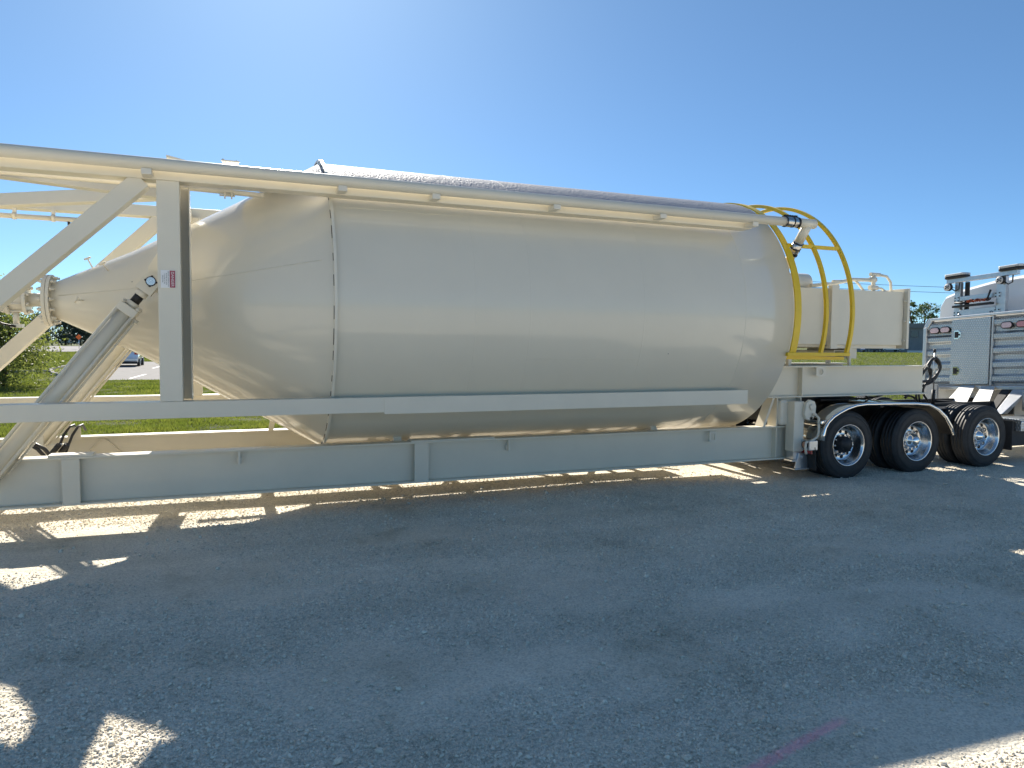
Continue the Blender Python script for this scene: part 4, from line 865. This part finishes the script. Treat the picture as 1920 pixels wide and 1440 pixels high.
# sloping deck sheets, strut, side box, step
def slab(poly_low, poly_high, th=.012):   # four points of a quad, thickened
    a_, b_ = [Vector(p) for p in poly_low], [Vector(p) for p in poly_high]
    n = (a_[1]-a_[0]).cross(b_[0]-a_[0]).normalized()*th
    return MB().hexa([a_[0], a_[1], b_[1], b_[0], a_[0]+n, a_[1]+n, b_[1]+n, b_[0]+n])
slab([(12.98, 9.83, .82), (12.98, 9.35, .86)], [(13.46, 9.80, 1.235), (13.46, 9.51, 1.25)]).build('deck_sheet', 'alupale', truck)
slab([(12.98, 9.26, .86), (12.98, 8.92, .88)], [(13.46, 9.38, 1.25), (13.46, 9.12, 1.26)]).build('deck_sheet', 'alupale', truck)
MB().hexa([(12.9, 8.74, .80), (12.9, 8.60, .80), (13.05, 8.60, .80), (13.05, 8.74, .80), (13.52, 8.80, 1.27), (13.52, 8.52, 1.27), (13.6, 8.52, 1.27), (13.6, 8.80, 1.27)]).build('rack_strut', 'alu', truck, bevel=.006)
MB().hexa([(12.9, 8.90, .82), (12.9, 8.76, .82), (13.1, 8.76, .82), (13.1, 8.90, .82), (13.56, 9.02, 1.27), (13.56, 8.86, 1.27), (13.66, 8.86, 1.27), (13.66, 9.02, 1.27)]).build('rack_strut', 'black', truck)
MB().box(13.7, 14.3, 8.9, 10.65, .62, 1.22).build('cab_back_panel', 'alupale', truck)
MB().box(13.25, 13.3, 10.15, 10.45, .7, 1.25).build('perforated_panel', 'alupale', truck)
bxs = MB().box(13.35, 15.5, 8.02, 8.56, .84, 1.23).build('side_box', 'alupale', truck, bevel=.03)
MB().box(13.335, 13.349, 8.05, 8.53, .87, 1.20).build('box_end', 'alu', bxs)
MB().box(12.55, 13.6, 8.05, 8.5, .74, .775).box(12.6, 13.6, 8.06, 8.48, .56, .739).build('step', 'diamond', truck, bevel=.008)
MB().box(13.1, 15.4, 8.1, 8.7, .28, .55).build('fuel_tank', 'alu', truck, bevel=.12)
MB().box(12.37, 13.2, 8.15, 9.0, .30, .72).build('inner_guard', 'black', truck)
# air lines: pole with hanging loops
pg = MB().cyl((11.47, 8.85, .98), (11.47, 8.85, 1.25), .030, 12, 1).cyl((11.47, 8.85, 1.25), (11.42, 8.82, 1.93), .011, 10, 0).cyl((11.42, 8.82, 1.90), (11.42, 8.82, 1.96), .022, 10, 1)
pg = pg.build('hose_pole', ['alu', 'black'], truck)
MB().box(10.95, 11.9, 8.55, 9.1, .93, .945).build('deck_plate', 'black', truck)
ah = thing('air_hoses', (11.4, 8.8, .98), 'looped black air hoses hanging from the slim pole beside the aluminium rack', 'hoses')
def spline(pts, n=10):
    P = [Vector(p) for p in pts]; P = [P[0]*2-P[1]]+P+[P[-1]*2-P[-2]]; out = []
    for i in range(1, len(P)-2):
        for k_ in range(n):
            t = k_/n; a_, b_, c_, d_ = P[i-1:i+3]
            out.append(.5*((2*b_)+(c_-a_)*t+(2*a_-5*b_+4*c_-d_)*t*t+(3*b_-a_-3*c_+d_)*t**3))
    return out+[P[-2]]
T = (11.40, 8.80, 1.78)
for pts, r_ in (
    ([(10.76, 8.9, 1.25), (11.0, 8.86, 1.38), (11.35, 8.82, 1.42), (11.52, 8.78, 1.62), (11.44, 8.78, 1.79), (11.30, 8.78, 1.77), (11.16, 8.8, 1.58), (11.05, 8.86, 1.36), (10.9, 8.95, 1.1)], .024),
    ([(11.38, 8.82, 1.80), (11.30, 8.82, 1.62), (11.36, 8.84, 1.48), (11.30, 8.86, 1.38), (11.18, 8.9, 1.26), (11.2, 8.9, 1.08), (11.32, 8.95, .98)], .017),
    ([(10.76, 8.95, 1.30), (11.05, 8.88, 1.48), (11.22, 8.82, 1.61), (11.33, 8.80, 1.60), (11.33, 8.82, 1.42), (11.26, 8.85, 1.34), (11.24, 8.87, 1.20), (11.42, 8.9, 1.03)], .018),
    ([(11.36, 8.82, 1.78), (11.20, 8.82, 1.66), (11.08, 8.85, 1.44), (11.1, 8.88, 1.25), (11.12, 8.9, 1.1), (11.28, 8.95, .98)], .018),
    ([(11.42, 8.83, 1.78), (11.54, 8.82, 1.68), (11.53, 8.84, 1.5), (11.42, 8.86, 1.38), (11.22, 8.88, 1.32)], .020),
    ([(10.7, 9.0, 1.27), (10.9, 8.95, 1.16), (11.1, 8.95, 1.12), (11.35, 8.97, .98)], .018),
    ([(9.8, 9.2, 1.14), (10.05, 9.1, 1.1), (10.3, 9.0, 1.14), (10.6, 8.95, 1.24)], .016),
    ([(10.0, 9.0, 1.2), (10.12, 9.0, 1.1), (10.25, 9.0, 1.02)], .018)):
    MB().tube(spline(pts, 8), r_, 10).build('hose', 'rubber', ah)

# ================================================================== BACKGROUND
def wheel_small(mb, x, y, z, r, wd): mb.cyl((x-wd/2, y, z), (x+wd/2, y, z), r, 24)
# minivan seen from behind (nose towards +Y)
def car(name, loc, rz, label, cat, col, prof, half, roof, wb, win=True, group=None):
    t = thing(name, (0, 0, 0), label, cat, group)
    b_ = MB(); k = len(prof); vs = []
    for s_ in (-1, 1):
        for (y, z, sh) in prof: vs.append((s_*half*sh, y, z))
    fs = [tuple(range(k)), tuple(range(k, 2*k))[::-1]]+[(i, (i+1) % k, k+(i+1) % k, k+i) for i in range(k)]
    b_.add(vs, fs); b_.build('body', col, t, bevel=.06)
    for s_ in (-1, 1):
        for wy in wb:
            wm = MB().cyl((s_*(half-.20), wy, .33), (s_*(half+.005), wy, .33), .33, 28).build('wheel', 'tyre', t)
            MB().lathe([(s_*(half+.006), .21), (s_*(half+.012), .19), (s_*(half-.02), .05), (s_*(half+.0), .001)], (wy, .33), 'X', 24).build('rim', 'alu', wm)
    return t
van = car('parked_minivan', None, 0, 'silver minivan parked with its back to the trailer, seen under the hopper cone', 'minivan', 'silver',
    [(0.0, .42, .93), (-.04, .70, .97), (0.02, 1.05, .98), (.22, 1.60, .86), (.42, 1.74, .80), (2.6, 1.76, .80), (3.35, 1.42, .86), (3.75, 1.10, .93), (4.75, .90, .90), (5.0, .62, .88), (4.95, .32, .88), (.15, .32, .90)], .98, 1.76, (1.0, 3.95))
MB().box(-.92, .92, -.13, -.03, .40, .66).build('rear_bumper', 'silver', van, bevel=.05)
MB().box(-.26, .26, -.06, -.045, .80, .92).build('number_plate', 'signwhite', van)
MB().hexa([(-.70, .045, 1.16), (.70, .045, 1.16), (.70, .06, 1.16), (-.70, .06, 1.16), (-.64, .195, 1.58), (.64, .195, 1.58), (.64, .21, 1.58), (-.64, .21, 1.58)]).build('rear_window', 'glass', van)
for s_ in (-1, 1):
    MB().box(*sorted((s_*.68, s_*.955)), -.055, .05, .93, 1.22).build('tail_light', 'red', van, bevel=.02)
    MB().hexa([(s_*.925, .5, 1.12), (s_*.925, 3.3, 1.12), (s_*.945, 3.3, 1.12), (s_*.945, .5, 1.12), (s_*.80, .6, 1.62), (s_*.80, 2.6, 1.62), (s_*.82, 2.6, 1.62), (s_*.82, .6, 1.62)]).build('side_window', 'glass', van)
MB().box(-.86, .86, .1, 4.8, .20, .40).build('underbody', 'black', van)
van.location = (-7.68, 62.3, .06); van.rotation_euler.z = R(1)
pk = car('parked_pickup', None, 0, 'white pickup parked far off before the dark grey building', 'pickup', 'white',
    [(0, .55, .95), (0, 1.10, .95), (1.9, 1.12, .95), (2.0, 1.85, .82), (3.3, 1.85, .82), (3.9, 1.25, .92), (5.5, 1.10, .92), (5.6, .5, .92), (.1, .5, .92)], 1.0, 1.85, (1.1, 4.6))
for s_ in (-1, 1): MB().hexa([(s_*.905, 2.15, 1.22), (s_*.905, 3.6, 1.22), (s_*.93, 3.6, 1.22), (s_*.93, 2.15, 1.22), (s_*.83, 2.15, 1.72), (s_*.83, 3.25, 1.72), (s_*.85, 3.25, 1.72), (s_*.85, 2.15, 1.72)]).build('side_window', 'glass', pk)
MB().hexa([(-.75, 3.42, 1.75), (.75, 3.42, 1.75), (.8, 3.87, 1.30), (-.8, 3.87, 1.30), (-.75, 3.45, 1.78), (.75, 3.45, 1.78), (.8, 3.9, 1.33), (-.8, 3.9, 1.33)]).build('windscreen', 'glass', pk)
bc = car('parked_car', None, 0, 'dark blue car parked far off left of the white pickup', 'car', 'bluecar',
    [(0, .5, .93), (0, .95, .95), (.9, 1.05, .93), (1.4, 1.45, .78), (2.8, 1.45, .78), (3.5, 1.0, .92), (4.5, .85, .9), (4.6, .4, .9), (.1, .35, .9)], .92, 1.45, (.9, 3.65))
for s_ in (-1, 1): MB().hexa([(s_*.86, 1.2, 1.05), (s_*.86, 3.1, 1.05), (s_*.88, 3.1, 1.05), (s_*.88, 1.2, 1.05), (s_*.76, 1.5, 1.38), (s_*.76, 2.7, 1.38), (s_*.78, 2.7, 1.38), (s_*.78, 1.5, 1.38)]).build('side_window', 'glass', bc)
pk.location = (143.6, 119, 1.0); pk.rotation_euler.z = R(70)
bc.location = (136.8, 119, 0.95); bc.rotation_euler.z = R(80)

# dark grey building
bd = thing('grey_building', (155, 128, 1.0), 'low dark grey flat roofed building behind the truck, with small windows', 'building')
dx, dy = math.cos(R(-42)), math.sin(R(-42))   # wall direction facing the yard
def bpt(s, d, z): return (147.0+dx*s-dy*d*-1*-1+0*d, 123.0+dy*s+dx*d, z)
def bbox(mb, s0, s1, d0, d1, z0, z1, mi=0):
    P = lambda s, d, z: (146.5+dx*s-dy*d, 124.0+dy*s+dx*d, z)
    return mb.hexa([P(s0, d0, z0), P(s1, d0, z0), P(s1, d1, z0), P(s0, d1, z0), P(s0, d0, z1), P(s1, d0, z1), P(s1, d1, z1), P(s0, d1, z1)], mi)
bbox(MB(), -14, 34, 0, 14, .6, 6.6).build('wall', 'wallgrey', bd)
bbox(MB(), -14.3, 34.3, -.5, 14.5, 6.602, 7.75).build('roof', 'roofgrey', bd)
for s0 in (-9, -5.5, -.6, 3.6, 8, 13, 18):
    wf = bbox(MB(), s0, s0+1.7, -.12, -.02, 4.4, 6.0).build('window', 'housewhite' if s0 in (-.6, 8) else 'roofgrey', bd)
    bbox(MB(), s0+.15, s0+1.55, -.16, -.122, 4.55, 5.85).build('pane', 'housewhite' if s0 == -.6 else 'glass', wf)
bbox(MB(), 1.2, 2.4, -.3, -.02, 2.1, 2.5).build('vent', 'black', bd)
lw = bbox(MB(), 2.0, 18, -7.2, -6.9, .7, 1.38); lw = lw.build('low_wall', 'housewhite'); tag(lw, 'long low white wall in front of the dark grey building', 'wall')

# far left house, sign
hs_ = thing('white_house', (-55.5, 305, 1.6), 'tiny white house among the far dark trees beyond the road', 'house')
MB().box(-58, -53, 302, 310, 1.2, 3.6).build('wall', 'housewhite', hs_)
MB().prism([(-58.5, 3.602), (-52.5, 3.602), (-55.5, 5.2)], 301.5, 310.5, 'Y').build('roof', 'roofgrey', hs_)
for x in (-57.2, -54.6): MB().box(x, x+.9, 301.96, 301.99, 2.0, 3.0).build('window', 'glass', hs_)
rs = thing('road_sign', (-21.0, 122, 1.1), 'orange diamond road sign beside the far road', 'sign')
MB().cyl((-21, 122, .9), (-21, 122, 2.6), .05, 10).build('post', 'alu', rs)
MB().prism([(-21, 2.2), (-20.58, 2.62), (-21, 3.04), (-21.42, 2.62)], 121.9, 121.94, 'Y').build('panel', 'orange', rs)

# trees
def tree(name, base, h, wdt, label, n, leafs, mat, seed, droop=0.0, cat='tree', group=None, low=0.25, clumps=18, trunk=.12, depth=None, stems=1, spread=1.0):
    rg = np.random.default_rng(seed); base = Vector(base)
    t = thing(name, base, label, cat, group)
    tb = MB(); cl_ = []
    for s_ in range(stems):
        lean_ = Vector((rg.normal(0, .06)*h*(stems > 1), rg.normal(0, .06)*h*(stems > 1), 0))
        pts = [base+Vector((0, 0, -.1))]+[base+lean_*(i/5)**1.3*1.5+Vector((rg.normal(0, .02)*h, rg.normal(0, .02)*h, h*.85*i/5)) for i in range(1, 6)]
        tb.tube(pts, [trunk*(1-.17*i) for i in range(6)], 8)
        for c in range(clumps//stems):
            fz = low+(1-low)*rg.random()**.85; ii = min(4, int(fz*5*.8)); st = pts[ii].lerp(pts[ii+1], rg.random())
            rad = wdt*.5*math.sin(math.pi*min(.97, .12+.85*(fz-low)/(1-low)))**.7*rg.uniform(.35, 1.0); aa = rg.random()*6.283
            en = Vector((base.x+math.cos(aa)*rad+lean_.x, base.y+math.sin(aa)*rad*(depth or 1)+lean_.y, base.z+h*fz-droop*rad))
            mid = st.lerp(en, .5)+Vector((0, 0, .08*h)); tb.tube([st, mid, en], [trunk*.28, trunk*.18, trunk*.06], 5); cl_.append((en, wdt*rg.uniform(.10, .2)))
    tb.build('trunk', 'bark', t)
    ci = rg.integers(0, len(cl_), n); C_ = np.array([tuple(c[0]) for c in cl_])[ci]; S_ = np.array([c[1] for c in cl_])[ci]*spread
    off = rg.normal(0, 1, (n, 3))*S_[:, None]*np.array([.75, .75, .6 if droop == 0 else 1.0]); off[:, 2] -= droop*abs(rg.normal(0, 1, n))*S_*1.2
    P = C_+off; P[:, 2] = np.maximum(P[:, 2], base.z+.05)
    d1 = rg.normal(0, 1, (n, 3)); d1 /= np.linalg.norm(d1, axis=1)[:, None]; d2 = np.cross(d1, rg.normal(0, 1, (n, 3))); d2 /= np.linalg.norm(d2, axis=1)[:, None]
    ls = leafs*rg.uniform(.6, 1.4, n)[:, None]
    V = np.stack([P-d1*ls, P-d2*ls*.45, P+d1*ls, P+d2*ls*.45], 1).reshape(-1, 3)
    rawmesh('crown', V, np.arange(4*n).reshape(-1, 4), mat, t)
    return t
tree('willow_tree', (-8.9, 35.5, .0), 3.5, 3.3, 'bushy drooping willow tree on the lawn at the left edge', 12000, .065, 'leaf', 3, droop=.3, low=.12, clumps=56, trunk=.07, stems=4)
tree('ash_tree', (-10.6, 38.5, .0), 5.3, 3.2, 'taller thin tree behind the drooping willow at the left edge', 2600, .08, 'leaf', 17, low=.45, clumps=16, spread=.8, trunk=.08)
fa_lab = ['dark rounded tree at the left end of the far tree row', 'dark tree second from the left in the far tree row', 'broad dark tree in the middle of the far tree row', 'tallest dark tree behind the orange road sign', 'low dark tree right of the orange road sign', 'small dark tree at the right end of the far tree row']
for i, (px, d, h, wd) in enumerate(((-36.5, 170, 6.2, 6), (-32.6, 175, 6.0, 6.5), (-29.2, 176, 5.2, 6.5), (-25.0, 172, 5.9, 6.5), (-20.8, 176, 3.6, 5.5), (-16.6, 180, 3.9, 6.0))):
    tree('evergreen_tree', (px, d, 1.2), h, wd, fa_lab[i], 2600, .26, 'leafdark', 40+i, low=.08, clumps=26, trunk=.25, group='far row of dark trees')
tree('airy_tree', (162.3, 132.5, 1.0), 12.6, 5.4, 'airy tree rising above the dark grey building, next to the box end', 900, .30, 'leafmid', 71, low=.48, clumps=14, trunk=.26, spread=.6)
tree('airy_tree', (172.0, 136, 1.0), 12.4, 8.0, 'second airy tree half hidden behind the white cab', 1000, .30, 'leafmid', 72, low=.5, clumps=14, trunk=.26, spread=.7)
pw = MB()
for (z, dzz) in ((16.3, 0), (15.2, -.1)):
    pts = [(100+12*i, 122-3*i, z-1.2*math.sin(math.pi*i/12)+dzz) for i in range(13)]; pw.tube(pts, .045, 5)
pw = pw.build('power_line', 'black'); tag(pw, 'pair of thin power wires crossing the sky behind the white cab', 'power line')
